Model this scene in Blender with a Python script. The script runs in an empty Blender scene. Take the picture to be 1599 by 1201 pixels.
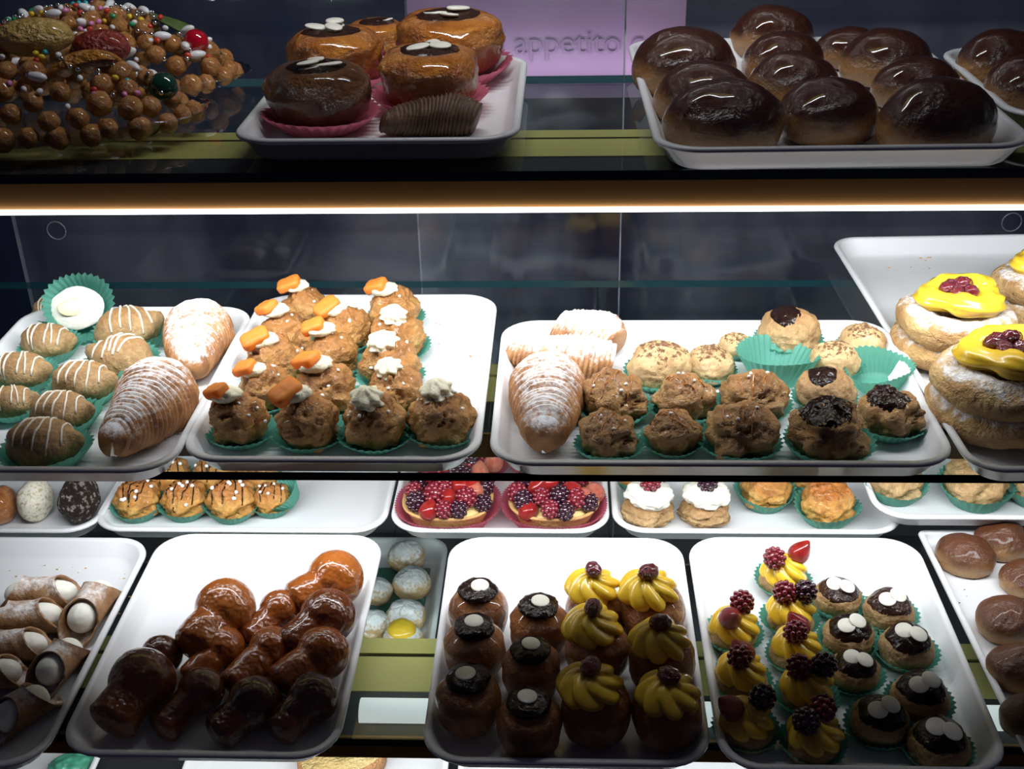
import bpy, math, random
from mathutils import Vector, Matrix, noise
from mathutils.bvhtree import BVHTree
random.seed(7)
C = bpy.context.scene.collection
S = bpy.context.scene
# ------------------------------------------------------------------ camera
F, CX, CY, ZC = 1900.0, 799.5, 600.5, 1.40
p_, y_, r_ = (math.radians(a) for a in (28.25, 2.75, 1.25))
FW = Vector((-math.sin(y_)*math.cos(p_), math.cos(y_)*math.cos(p_), -math.sin(p_)))
r0 = Vector((math.cos(y_), math.sin(y_), 0)); d0 = FW.cross(r0)
RT = r0*math.cos(r_) + d0*math.sin(r_); DN = d0*math.cos(r_) - r0*math.sin(r_)
CAM = Vector((0, 0, ZC))
cd = bpy.data.cameras.new('camera'); cam = bpy.data.objects.new('camera', cd); C.objects.link(cam)
m = Matrix((( RT.x, -DN.x, -FW.x, 0), (RT.y, -DN.y, -FW.y, 0), (RT.z, -DN.z, -FW.z, ZC), (0, 0, 0, 1)))
cam.matrix_world = m
cd.sensor_width = 36.0; cd.lens = F*36/1599; cd.clip_start = 0.02
S.camera = cam
# ------------------------------------------------------------------ world, lights, exposure
w = bpy.data.worlds.new('world'); S.world = w; w.use_nodes = True
w.node_tree.nodes['Background'].inputs[0].default_value = (0.50, 0.42, 0.85, 1)
w.node_tree.nodes['Background'].inputs[1].default_value = 0.028
S.view_settings.view_transform = 'Standard'; S.view_settings.look = 'None'
S.view_settings.exposure = 0.0; S.view_settings.gamma = 1.0; S.view_settings.use_curve_mapping = False
S.cycles.transparent_max_bounces = 24
TOP_W, MID_W, BOT_W, DECK_W = 3.4, 4.5, 3.1, 2.4      # lamp powers, used in the lamp builders

def at(px, py, z):                      # the point of the level z that the photograph shows at px, py
    v = FW + RT*((px-CX)/F) + DN*((py-CY)/F)
    return CAM + v*((z-ZC)/v.z)
def mpp(P): return (P-CAM).dot(FW)/F     # metres per pixel at P

ZT, ZM, ZB, ZD = ZC-.304, ZC-.539, ZC-.765, ZC-.99   # tops of the three glass shelves and of the deck

# ------------------------------------------------------------------ materials
MATS = {}
class NT:
    def __init__(s, name):
        s.m = bpy.data.materials.new(name); s.m.use_nodes = True; s.t = s.m.node_tree
        s.b = s.t.nodes['Principled BSDF']; s.o = s.t.nodes['Material Output']; MATS[name] = s.m
    def n(s, t, **k):
        x = s.t.nodes.new(t)
        for a, v in k.items(): setattr(x, a, v)
        return x
    def l(s, a, b): s.t.links.new(a, b)
    def val(s, i, v): s.b.inputs[i].default_value = v
    def vec(s):
        tc = s.n('ShaderNodeTexCoord'); oi = s.n('ShaderNodeObjectInfo')
        mu = s.n('ShaderNodeMath', operation='MULTIPLY'); mu.inputs[1].default_value = 37.0; s.l(oi.outputs['Random'], mu.inputs[0])
        ad = s.n('ShaderNodeVectorMath', operation='ADD'); s.l(tc.outputs['Object'], ad.inputs[0]); s.l(mu.outputs[0], ad.inputs[1])
        s.tc = tc; return ad.outputs[0]
    def noise(s, v, sc, det=3, rough=.55):
        x = s.n('ShaderNodeTexNoise'); x.inputs['Scale'].default_value = sc; x.inputs['Detail'].default_value = det; x.inputs['Roughness'].default_value = rough
        s.l(v, x.inputs['Vector']); return x.outputs['Fac']
    def ramp(s, f, stops):
        r = s.n('ShaderNodeValToRGB'); e = r.color_ramp.elements
        while len(e) < len(stops): e.new(.5)
        for q, (p, c) in zip(e, stops): q.position = p; q.color = (*c, 1)
        s.l(f, r.inputs[0]); return r.outputs[0]
    def mix(s, f, a, b):
        x = s.n('ShaderNodeMix', data_type='RGBA')
        if isinstance(f, float): x.inputs[0].default_value = f
        else: s.l(f, x.inputs[0])
        for i, q in ((6, a), (7, b)):
            if isinstance(q, tuple): x.inputs[i].default_value = (*q, 1)
            else: s.l(q, x.inputs[i])
        return x.outputs[2]
    def math(s, op, a, b):
        x = s.n('ShaderNodeMath', operation=op)
        for i, q in ((0, a), (1, b)):
            if isinstance(q, (int, float)): x.inputs[i].default_value = q
            else: s.l(q, x.inputs[i])
        return x.outputs[0]
    def step(s, f, lo, hi):
        x = s.n('ShaderNodeMapRange', interpolation_type='SMOOTHSTEP'); x.inputs[1].default_value = lo; x.inputs[2].default_value = hi
        s.l(f, x.inputs[0]); return x.outputs[0]
    def bump(s, f, st, dist=.1):
        x = s.n('ShaderNodeBump'); x.inputs['Strength'].default_value = st; x.inputs['Distance'].default_value = dist
        s.l(f, x.inputs['Height']); s.l(x.outputs[0], s.b.inputs['Normal'])

def pastry(name, stops, scale=4, rough=.5, bump=.4, bscale=14, top=None, powder=None, coat=0, sss=0, fine=False, pcol=(.86, .85, .86)):
    k = NT(name); v = k.vec()
    f = k.noise(v, scale); col = k.ramp(f, stops)
    g = k.noise(v, bscale, 5, .65)
    if top:                                     # baked or glazed crown: (colour, lo, hi) over the height of the piece
        sp = k.n('ShaderNodeSeparateXYZ'); k.l(k.tc.outputs['Generated'], sp.inputs[0])
        h = k.math('ADD', sp.outputs[2], k.math('MULTIPLY', k.math('SUBTRACT', f, .5), .55))
        col = k.mix(k.step(h, top[1], top[2]), col, top[0])
    col = k.mix(k.step(g, .35, .75), k.mix(.38, col, (.02, .008, .003)), col) if fine else col
    rr = None
    if powder:                                  # sugar dusted from above: (amount lo, hi)
        ge = k.n('ShaderNodeNewGeometry'); sp2 = k.n('ShaderNodeSeparateXYZ'); k.l(ge.outputs['Normal'], sp2.inputs[0])
        q = k.math('ADD', sp2.outputs[2], k.math('MULTIPLY', k.math('SUBTRACT', k.noise(v, bscale*.8, 5, .7), .5), 2.0))
        pm = k.step(q, powder[0], powder[1])
        col = k.mix(pm, col, pcol); rr = k.math('ADD', k.math('MULTIPLY', pm, .9-rough), rough)
    k.l(col, k.b.inputs['Base Color'])
    if rr is None: k.val('Roughness', rough)
    else: k.l(rr, k.b.inputs['Roughness'])
    k.val('Coat Weight', coat); k.val('Coat Roughness', .06)
    if sss:
        k.val('Subsurface Weight', sss); k.b.inputs['Subsurface Radius'].default_value = (.012, .006, .003); k.val('Subsurface Scale', .6)
    k.bump(g, bump)
    return k.m
def plain(name, c, rough=.4, metal=0, coat=0, bump=0, bscale=20, em=None, var=.12, sss=0, spec=.5):
    k = NT(name); v = k.vec(); f = k.noise(v, 6, 3)
    dk = tuple(x*(1-var) for x in c); lt = tuple(min(1, x*(1+var)) for x in c)
    k.l(k.ramp(f, [(.3, dk), (.7, lt)]), k.b.inputs['Base Color'])
    k.val('Roughness', rough); k.val('Specular IOR Level', spec); k.val('Metallic', metal); k.val('Coat Weight', coat); k.val('Coat Roughness', .05)
    if sss: k.val('Subsurface Weight', sss); k.b.inputs['Subsurface Radius'].default_value = (.01, .008, .006); k.val('Subsurface Scale', .5)
    if bump: k.bump(k.noise(v, bscale, 4), bump)
    if em: k.b.inputs['Emission Color'].default_value = (*em[0], 1); k.val('Emission Strength', em[1])
    return k.m

pastry('choux', [(.25, (.23, .088, .020)), (.5, (.47, .225, .06)), (.75, (.64, .39, .135))], 3, .40, .45, 12, top=((.33, .13, .03), .45, 1.1), coat=.2)
pastry('choux_pale', [(.25, (.34, .19, .075)), (.5, (.55, .36, .16)), (.8, (.68, .50, .27))], 3, .6, .3, 16, top=((.42, .23, .09), .45, 1.0), fine=True)
pastry('choux_cocoa', [(.25, (.36, .21, .085)), (.5, (.56, .38, .18)), (.8, (.68, .51, .28))], 3, .6, .3, 16, powder=(.72, 1.05), pcol=(.13, .055, .024))
pastry('choux_brown', [(.25, (.24, .105, .032)), (.5, (.46, .25, .085)), (.8, (.62, .41, .18))], 3, .38, .5, 12, top=((.31, .135, .042), .5, 1.1), coat=.25)
pastry('choux_bright', [(.25, (.30, .11, .022)), (.5, (.58, .28, .06)), (.75, (.74, .48, .15))], 4, .4, .4, 12, top=((.38, .14, .03), .5, 1.0), coat=.3)
pastry('lobster_pastry', [(.25, (.20, .08, .028)), (.5, (.42, .19, .07)), (.8, (.56, .31, .13))], 60, .45, .25, 260, powder=(.34, 1.05))
pastry('lobster_pastry_bare', [(.25, (.05, .022, .012)), (.5, (.11, .055, .03)), (.8, (.2, .11, .06))], 60, .5, .25, 260, powder=(1.0, 1.9))
pastry('glazed_brioche', [(.25, (.28, .075, .012)), (.5, (.52, .17, .026)), (.8, (.66, .28, .055))], 3, .22, .5, 9, coat=.8)
pastry('glazed_brioche_dark', [(.25, (.07, .022, .008)), (.5, (.15, .055, .018)), (.8, (.26, .11, .035))], 3, .22, .6, 9, coat=.8)
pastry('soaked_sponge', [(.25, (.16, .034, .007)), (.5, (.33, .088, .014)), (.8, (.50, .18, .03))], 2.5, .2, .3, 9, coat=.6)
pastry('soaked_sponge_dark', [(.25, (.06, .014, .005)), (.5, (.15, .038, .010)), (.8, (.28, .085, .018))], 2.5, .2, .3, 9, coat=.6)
pastry('round_sponge', [(.25, (.17, .05, .013)), (.5, (.34, .12, .03)), (.8, (.50, .22, .065))], 3, .3, .45, 10, coat=.6)
pastry('bun_crust', [(.3, (.33, .15, .05)), (.7, (.47, .25, .095))], 2.5, .2, .34, 8, top=((.055, .014, .007), .30, .62), coat=.75)
pastry('small_bun', [(.3, (.30, .15, .05)), (.7, (.52, .31, .13))], 2.5, .35, .3, 8, top=((.10, .033, .012), .22, .66), coat=.15)
pastry('cannoli_shell', [(.25, (.16, .07, .028)), (.5, (.30, .15, .06)), (.8, (.42, .25, .11))], 70, .55, .25, 120, powder=(.50, 1.5))
pastry('sugared_choux', [(.3, (.52, .34, .15)), (.7, (.66, .47, .24))], 3, .6, .3, 14, powder=(.15, .9))
pastry('zeppola_dough', [(.25, (.34, .17, .06)), (.5, (.54, .33, .13)), (.8, (.66, .45, .20))], 3, .55, .5, 10, powder=(.60, 1.10))
pastry('tart_crust', [(.3, (.50, .26, .09)), (.7, (.68, .42, .17))], 5, .55, .3, 18)
pastry('bread_crumb', [(.3, (.52, .36, .12)), (.7, (.72, .56, .26))], 10, .8, .6, 30)
pastry('bread_crust', [(.3, (.22, .09, .03)), (.7, (.42, .21, .08))], 6, .7, .5, 20)
pastry('honey_dough', [(.25, (.26, .085, .020)), (.5, (.46, .19, .045)), (.8, (.60, .31, .10))], 2.5, .25, .4, 7, coat=.7)
pastry('shredded_chocolate', [(.48, (.045, .018, .012)), (.56, (.10, .05, .035)), (.62, (.72, .66, .60))], 11, .6, 1.0, 16)
pastry('shredded_white', [(.36, (.50, .42, .26)), (.46, (.78, .74, .58)), (.7, (.88, .86, .76))], 12, .6, .4, 18)
pastry('strawberry', [(.3, (.36, .012, .014)), (.7, (.62, .030, .024))], 3, .2, .7, 34, coat=.6)
pastry('strawberry_pink', [(.3, (.55, .09, .06)), (.7, (.72, .25, .16))], 3, .25, .6, 34, coat=.5)
plain('blackberry', (.030, .006, .016), .16, coat=.7)
plain('raspberry', (.16, .010, .020), .2, coat=.6)
plain('dark_cherry', (.13, .008, .018), .14, coat=.8, bump=.5, bscale=5)
plain('chocolate', (.014, .006, .005), .13, bump=.2, bscale=5, spec=.3)
plain('chocolate_milk', (.034, .014, .010), .2, bump=.25, bscale=5, spec=.35)
plain('white_chocolate', (.80, .76, .66), .4, var=.03, sss=.2)
plain('white_cream', (.82, .80, .72), .5, var=.04, bump=.15, bscale=12, sss=.3)
plain('vanilla_cream', (.76, .72, .54), .35, var=.04, bump=.2, bscale=14, sss=.3)
plain('yellow_cream', (.80, .52, .035), .26, var=.08, coat=.4, sss=.3)
plain('glossy_custard', (.78, .60, .26), .15, coat=.7, var=.2)
plain('pale_custard', (.80, .69, .42), .5, var=.12, sss=.2)
plain('sugar', (.85, .84, .82), .5, var=.03)
plain('white_icing', (.80, .74, .62), .35, var=.05)
plain('tray_plastic', (.70, .71, .73), .32, var=.015, coat=.15)
plain('tray_metal', (.62, .63, .68), .35, metal=.25, var=.03)
plain('dark_grey', (.02, .021, .026), .5)
plain('black', (.006, .006, .008), .5)
plain('steel', (.42, .43, .46), .3, metal=.9)
plain('gold_paint', (.62, .50, .17), .45, metal=.15, var=.05)
plain('lamp_face', (.34, .15, .025), .5, metal=.1, var=.05)
plain('led', (1, 1, 1), .4, em=((.93, .95, 1.0), 5.0))
plain('lamp_tube', (.80, .83, .84), .35, var=.02, em=((.95, 1, 1), .55))
plain('silver', (.85, .85, .87), .1, metal=1.0, var=.02)
plain('candy_white', (.85, .84, .85), .25, coat=.4, var=.03)
plain('candy_pink', (.75, .25, .50), .3, coat=.4)
plain('candy_red', (.62, .05, .03), .3, coat=.4)
plain('candy_green', (.02, .30, .12), .3, coat=.4)
plain('candy_blue', (.03, .45, .52), .3, coat=.4)
plain('candy_yellow', (.80, .55, .03), .3, coat=.4)
plain('red_cherry', (.42, .004, .016), .08, coat=1.0)
plain('green_cherry', (.008, .05, .028), .08, coat=1.0)
plain('candied_red', (.28, .035, .02), .3, bump=.4, bscale=9, coat=.4)
plain('candied_yellow', (.62, .40, .12), .3, bump=.4, bscale=9, coat=.3)
plain('candied_orange', (.48, .19, .025), .25, bump=.5, bscale=9, coat=.5)
plain('leaf', (.075, .11, .03), .45, var=.3)
plain('blueberry', (.012, .016, .05), .4)
plain('lilac_panel', (.26, .15, .25), .6, var=.05)
plain('panel_letter', (.20, .115, .20), .6)
plain('door_edge', (.07, .075, .09), .4)
plain('panel_grey', (.30, .32, .40), .6)
plain('navy_wall', (.016, .022, .058), .6, var=.15)
plain('shop_floor', (.10, .09, .09), .5)
plain('green_film', (.06, .28, .18), .3, var=.3)

def paper(name, c):
    k = NT(name); k.val('Base Color', (*c, 1)); k.val('Roughness', .55)
    v = k.vec(); k.l(k.ramp(k.noise(v, 9), [(.3, tuple(x*.88 for x in c)), (.7, c)]), k.b.inputs['Base Color'])
    tr = k.n('ShaderNodeBsdfTranslucent'); tr.inputs[0].default_value = (*c, 1)
    mx = k.n('ShaderNodeMixShader'); mx.inputs[0].default_value = .4
    k.l(k.b.outputs[0], mx.inputs[1]); k.l(tr.outputs[0], mx.inputs[2]); k.l(mx.outputs[0], k.o.inputs[0])
paper('orange_jelly', (.88, .33, .055)); paper('green_paper', (.12, .41, .315)); paper('pink_paper', (.68, .16, .24)); paper('white_paper', (.66, .80, .74))
def glass(name, tint, haze=0.0, refl=1.0, rough=.015):
    k = NT(name); k.t.nodes.remove(k.b)
    tr = k.n('ShaderNodeBsdfTransparent'); tr.inputs[0].default_value = (*tint, 1)
    gl = k.n('ShaderNodeBsdfGlossy'); gl.inputs['Roughness'].default_value = rough
    fr = k.n('ShaderNodeFresnel'); fr.inputs[0].default_value = 1.45
    ge = k.n('ShaderNodeNewGeometry'); mx = k.n('ShaderNodeMixShader'); k.l(k.math('MULTIPLY', k.math('MULTIPLY', fr.outputs[0], refl), k.math('SUBTRACT', 1.0, ge.outputs['Backfacing'])), mx.inputs[0]); k.l(tr.outputs[0], mx.inputs[1]); k.l(gl.outputs[0], mx.inputs[2])
    out = mx.outputs[0]
    if haze:
        tc = k.n('ShaderNodeTexCoord')
        df = k.n('ShaderNodeBsdfDiffuse'); df.inputs[0].default_value = (.75, .78, .85, 1)
        mp = k.n('ShaderNodeMapping'); mp.inputs['Scale'].default_value = (6, 6, 2.2); k.l(tc.outputs['Object'], mp.inputs[0])
        f = k.math('MULTIPLY', k.step(k.noise(mp.outputs[0], 1.0, 4, .6), .3, .75), haze)
        m2 = k.n('ShaderNodeMixShader'); k.l(f, m2.inputs[0]); k.l(out, m2.inputs[1]); k.l(df.outputs[0], m2.inputs[2]); out = m2.outputs[0]
    k.l(out, k.o.inputs[0])
glass('shelf_glass', (.90, .95, .94)); glass('door_glass', (.93, .95, .96), haze=.022, refl=.8, rough=.04)
glass('clear_plastic', (.86, .88, .90), refl=2.6, rough=.09); glass('wrap_film', (.985, .985, .99), refl=1.0, rough=.03)
k = NT('glass_edge'); k.val('Base Color', (.004, .020, .026, 1)); k.val('Roughness', .12)

# ------------------------------------------------------------------ mesh helpers
def fit(vs):                              # stand on z = 0, widest horizontal extent = 1
    x0, x1 = min(v[0] for v in vs), max(v[0] for v in vs); y0, y1 = min(v[1] for v in vs), max(v[1] for v in vs); z0 = min(v[2] for v in vs)
    s = 1/max(x1-x0, y1-y0); cx, cy = (x0+x1)/2, (y0+y1)/2
    return [((v[0]-cx)*s, (v[1]-cy)*s, (v[2]-z0)*s) for v in vs]
def mk(name, vs, fs, mat=None, smooth=True, mats=None, mi=None):
    me = bpy.data.meshes.new(name); me.from_pydata([tuple(v) for v in vs], [], fs)
    if smooth: me.polygons.foreach_set('use_smooth', [True]*len(me.polygons))
    for x in (mats or ([mat] if mat else [])): me.materials.append(MATS[x])
    if mi: me.polygons.foreach_set('material_index', mi)
    me.update(); return me
def rings(R, closed=True, cap0=True, cap1=True):     # loft equal loops into a surface
    n = len(R[0]); vs = [v for r in R for v in r]; fs = []
    for i in range(len(R)-1):
        for j in range(n if closed else n-1):
            a, b = i*n+j, i*n+(j+1) % n; fs.append((a, b, b+n, a+n))
    for c, i in ((cap0, 0), (cap1, len(R)-1)):
        if c:
            k = len(vs); vs.append(tuple(sum(v[q] for v in R[i])/n for q in range(3)))
            for j in range(n):
                a, b = i*n+j, i*n+(j+1) % n
                fs.append((b, a, k) if i == 0 else (a, b, k))
    return vs, fs
def blob(fn, nu=32, nv=20):
    R = []
    for i in range(1, nv):
        ph = math.pi*i/nv
        R.append([fn(Vector((math.sin(ph)*math.cos(2*math.pi*j/nu), math.sin(ph)*math.sin(2*math.pi*j/nu), -math.cos(ph)))) for j in range(nu)])
    vs, fs = rings(R)
    vs[-2] = tuple(fn(Vector((0, 0, -1)))); vs[-1] = tuple(fn(Vector((0, 0, 1))))
    return [tuple(v) for v in vs], fs
def sweep(path, rad, nu=16, prof=None, cap=True, up=Vector((0, 0, 1))):
    path = [Vector(p) for p in path]; R = []
    for i, p in enumerate(path):
        t = (path[min(i+1, len(path)-1)]-path[max(i-1, 0)]).normalized()
        s = t.cross(up)
        s = s.normalized() if s.length > 1e-4 else Vector((1, 0, 0))
        n = s.cross(t); r = rad[i] if hasattr(rad, '__len__') else rad
        q = []
        for j in range(nu):
            a = 2*math.pi*j/nu; k = r*(prof(a, i/(len(path)-1)) if prof else 1)
            q.append(tuple(p+s*(math.cos(a)*k)+n*(math.sin(a)*k)))
        R.append(q)
    return rings(R, True, cap, cap)
def tris(*parts):                        # join vertex/face lists
    V, Fc = [], []
    for vs, fs in parts:
        o = len(V); V += list(vs); Fc += [tuple(i+o for i in f) for f in fs]
    return V, Fc
BV = {}
def hgt(me): return max(v.co.z for v in me.vertices)
def top_at(me, x, y, d=0.0):              # height of a mesh's upper surface
    if me.name not in BV: BV[me.name] = BVHTree.FromPolygons([v.co for v in me.vertices], [tuple(p.vertices) for p in me.polygons])
    h = BV[me.name].ray_cast(Vector((x, y, 5)), Vector((0, 0, -1)))[0]
    return (h.z if h else d)
def box(x0, x1, y0, y1, z0, z1):
    vs = [(x, y, z) for z in (z0, z1) for y in (y0, y1) for x in (x0, x1)]
    return vs, [(0, 2, 3, 1), (4, 5, 7, 6), (0, 1, 5, 4), (2, 6, 7, 3), (0, 4, 6, 2), (1, 3, 7, 5)]
def props(o, label=None, cat=None, group=None, kind=None):
    for k, v in (('label', label), ('category', cat), ('group', group), ('kind', kind)):
        if v: o[k] = v
    return o
def thing(name, label, cat, loc, rz=0, group=None, scale=1):
    o = bpy.data.objects.new(name, None); C.objects.link(o); o.location = loc; o.rotation_euler = (0, 0, rz)
    o.empty_display_size = .01; o.scale = (scale,)*3
    return props(o, label, cat, group)
def part(name, me, parent=None, loc=(0, 0, 0), rot=(0, 0, 0), scale=1, label=None):
    o = bpy.data.objects.new(name, me); C.objects.link(o); o.parent = parent; o.location = loc; o.rotation_euler = rot
    o.scale = scale if hasattr(scale, '__len__') else (scale,)*3
    if label: o['label'] = label
    return o
def sub(o, p):                            # make a placed part a piece of another part
    o.parent = p; o.matrix_parent_inverse = p.matrix_basis.inverted(); return o
def variant(me, mat):                     # same shape in another material
    key = me.name.split('.')[0]+'__'+mat
    c = bpy.data.meshes.get(key)
    if c is None:
        c = me.copy(); c.name = key; c.materials.clear(); c.materials.append(MATS[mat])
    return c
nz = noise.noise

# ------------------------------------------------------------------ unit shapes (about 1 across, standing on z = 0)
def choux_shape(seed, hz=.82, rough=1.0):
    s = Vector((seed*3.1, seed*1.7, seed*.9))
    def fn(d):
        a = abs(nz(d*1.9+s*1.3))
        b = abs(nz(d*3.1+s*.7)); th = math.atan2(d.y, d.x); hz_ = math.sqrt(max(0, 1-d.z*d.z))
        r = .5*(1+.18*rough*nz(d*1.5+s)+.09*rough*nz(d*3.7+s)+.035*rough*nz(d*9+s)-.15*rough*max(0, 1-a/.075)-.07*rough*max(0, 1-b/.09)+.045*rough*hz_*math.sin(5*th+seed+2.5*nz(d*1.2+s)))
        z = d.z*r*hz
        if z < -.20: z = -.20+(z+.20)*.3
        return (d.x*r, d.y*r, z)
    vs, fs = blob(fn, 60, 38); return fit(vs), fs
CHOUX = [mk('choux_shape', *choux_shape(i+1, .80+.08*(i % 3), 1.25)) for i in range(7)]
for me in CHOUX: me.materials.append(MATS['choux'])
SMOOTHX = [mk('smooth_choux_shape', *choux_shape(i+11, .84, .5), 'choux_pale') for i in range(4)]
def pointed_shape(seed):                  # oval puff with a small piped tail
    s = Vector((seed*2.3, seed, 0))
    def fn(d):
        r = .5*(1+.10*nz(d*1.8+s)+.04*nz(d*5+s)+.012*nz(d*14+s)); k = max(0, d.x-.80)/.20
        z = d.z*r*.72+.10*k
        if z < -.18: z = -.18+(z+.18)*.3
        return (d.x*r*1.12+.12*k*k, d.y*r*(.86-.25*k), z)
    vs, fs = blob(fn, 40, 24); return fit(vs), fs
POINTED = [mk('tailed_choux_shape', *pointed_shape(i+1), 'choux_pale') for i in range(4)]
def cup_shape(n=30, r0=.36, r1=.55, h=.30, wob=.03, seed=0):
    R = []
    for i, (t) in enumerate((0, 0, .12, .4, .7, 1.0)):
        q = []
        for j in range(n*4):
            a = 2*math.pi*j/(n*4); pl = math.cos(a*n)*(.012+.03*t)
            r = (.02 if i == 0 else r0+(r1-r0)*t)*(1+(pl if i else 0)+wob*math.sin(3*a+seed)*t)
            q.append((r*math.cos(a), r*math.sin(a), h*t*(1+.10*math.sin(2*a+seed)*t)+(.008*math.cos(a*n) if i == 5 else 0)))
        R.append(q)
    return rings(R, True, True, False)
CUP = [mk('paper_cup_shape', *cup_shape(seed=i*1.3), 'green_paper') for i in range(3)]
CUPH = [mk('tall_paper_cup_shape', *cup_shape(34, .34, .56, .40, .05, i*2.1), 'green_paper') for i in range(2)]
def dollop_shape(n=7, tw=1.6, h=.62, amp=.13):
    R = []
    for i in range(19):
        t = i/18; r = .5*(1-t**1.7)**.55*(1-.12*math.sin(t*9.5)) if t < 1 else .005
        R.append([((r*(1+amp*math.cos(n*(2*math.pi*j/56)+tw*t*3)))*math.cos(2*math.pi*j/56), (r*(1+amp*math.cos(n*(2*math.pi*j/56)+tw*t*3)))*math.sin(2*math.pi*j/56), h*t) for j in range(56)])
    vs, fs = rings(R); return fit(vs), fs
DOLLOP = mk('cream_dollop_shape', *dollop_shape(), 'vanilla_cream')
def lumpycream(seed):
    s = Vector((seed, 2*seed, 0))
    vs, fs = blob(lambda d: (d.x*.5*(1+.22*nz(d*1.8+s)+.08*math.sin(9*d.y+6*d.x)), d.y*.36*(1+.2*nz(d*2+s)+.1*math.sin(8*d.x)), d.z*.24*(1+.2*nz(d*2.5+s))), 36, 18)
    return fit(vs), fs
LUMP = [mk('cream_ribbon_shape', *lumpycream(i+1), 'vanilla_cream') for i in range(3)]
def rosette_shape(n=8, tw=.5, seed=0):
    R = []
    for i in range(20):
        t = i/19; a0 = t*math.pi*.5
        r = .5*math.cos(a0)**.8*(1 if t > .18 else .86+.14*math.sin(t/.18*math.pi/2)); z = .42*math.sin(a0)
        q = []
        for j in range(96):
            a = 2*math.pi*j/96; l = abs(math.cos(n*.5*(a+tw*t)))**.7
            k = .78+.26*l; rr = r*(k if t < .93 else .9)*(1+.08*nz(Vector((math.cos(a)*2+seed, math.sin(a)*2, 0))))
            q.append((rr*math.cos(a), rr*math.sin(a), z*(.86+.14*l)-.06*l*(1-t)))
        R.append(q)
    vs, fs = rings(R); return fit(vs), fs
ROSE = [mk('cream_rosette_shape', *rosette_shape(8, .9, 0), 'yellow_cream'), mk('cream_rosette_shape', *rosette_shape(7, 1.5, 4), 'yellow_cream')]
def disc_shape(h=.10, n=28):
    R = [[(r*math.cos(2*math.pi*j/n), r*math.sin(2*math.pi*j/n), z) for j in range(n)] for r, z in ((.46, 0), (.5, h*.3), (.5, h*.7), (.46, h))]
    return rings(R)
DISC = mk('chocolate_disc_shape', *disc_shape(), 'white_chocolate')
def slab_shape():
    def fn(d):
        p = 5
        k = (abs(d.x)**p+abs(d.y)**p+abs(d.z)**p)**(-1/p)
        return (d.x*k*.5, d.y*k*.36, d.z*k*.17+.03*nz(d*3))
    vs, fs = blob(fn, 24, 14); return fit(vs), fs
JELLY = mk('jelly_slab_shape', *slab_shape(), 'orange_jelly')
def berry_shape(n=38, tall=1.0, seed=0):  # cluster of drupelets
    out = []
    for i in range(n):
        z = 1-2*(i+.5)/n; r = math.sqrt(1-z*z); a = i*2.39996+seed
        c = Vector((r*math.cos(a)*.37, r*math.sin(a)*.37, z*.37*tall)); q = .105
        out.append(blob(lambda d: tuple(c+d*q), 7, 5))
    out.append(blob(lambda d: (d.x*.36, d.y*.36, d.z*.36*tall), 10, 7))
    vs, fs = tris(*out); return fit(vs), fs
BLACKB = mk('berry_cluster_shape', *berry_shape(38, 1.05), 'blackberry')
def straw_shape(seed):
    vs, fs = blob(lambda d: (d.x*(.42-.17*d.z-.06*d.z*d.z)*(1+.06*nz(d*3+Vector((seed, 0, 0)))), d.y*(.42-.17*d.z-.06*d.z*d.z)*(1+.012*nz(d*20)), d.z*.5), 22, 16)
    return fit(vs), fs
STRAW = [mk('strawberry_shape', *straw_shape(i), 'strawberry') for i in range(2)]
def lump_shape(seed, amp=.12, fr=2.0, sx=1, sy=1, sz=.8, nu=24, nv=16):
    s = Vector((seed*1.9, seed, 3*seed))
    vs, fs = blob(lambda d: tuple(Vector((d.x*sx, d.y*sy, d.z*sz))*.5*(1+amp*nz(d*fr+s))), nu, nv); return fit(vs), fs
CHERRY = [mk('cherry_shape', *lump_shape(i, .14, 2.2, 1, .8, .75), 'dark_cherry') for i in range(2)]
PEARL = mk('sugar_pearl_shape', *lump_shape(3, .2, 2, 1, .8, .8, 8, 6), 'sugar')
def bun_shape(seed, hz=.62, amp=.07):
    s = Vector((seed*1.9, seed*.7, 0))
    def fn(d):
        r = .5*(1+amp*nz(d*1.3+s)+.02*nz(d*4+s)); z = d.z*r*hz*1.25
        if z < -.17: z = -.17+(z+.17)*.2
        return (d.x*r*1.06, d.y*r*.92, z)
    vs, fs = blob(fn, 44, 28); return fit(vs), fs
BUN = [mk('bun_shape', *bun_shape(i+1, .66), 'bun_crust') for i in range(5)]
SBUN = [mk('small_bun_shape', *bun_shape(i+21, .62, .12), 'small_bun') for i in range(4)]
def barrel_shape(seed, h=.92, well=.0, am=.07):
    s = Vector((seed*1.3, seed, 0))
    def fn(d):
        p = 2.6; k = (abs(math.hypot(d.x, d.y))**p+abs(d.z)**p)**(-1/p)
        r = .5*k*(1+am*nz(d*1.6+s)+am*.45*nz(d*4+s)+.012*nz(d*13+s))*(1+.07*d.z)
        z = d.z*.5*k*h*(1+.03*nz(d*2+s)); q = math.hypot(d.x, d.y)
        if well and d.z > 0 and q < .6: z -= well*(1-(q/.6)**2)
        return (d.x*r, d.y*r, z)
    vs, fs = blob(fn, 44, 28); return fit(vs), fs
BARREL = [mk('round_sponge_shape', *barrel_shape(i+1, .98), 'round_sponge') for i in range(5)]
CROWN = [mk('brioche_shape', *barrel_shape(i+31, .62, .07, .12), 'glazed_brioche') for i in range(4)]
def icing_shape(seed):
    s = Vector((seed*2.7, 0, seed))
    def fn(d):
        r = .5*(1+.10*nz(d*1.7+s)+.06*nz(d*4+s)); q = math.hypot(d.x, d.y)
        return (d.x*r, d.y*r, d.z*.13+(-.05*max(0, 1-q/.5) if d.z > 0 else 0)+.02*nz(d*5+s))
    vs, fs = blob(fn, 36, 20); return fit(vs), fs
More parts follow.
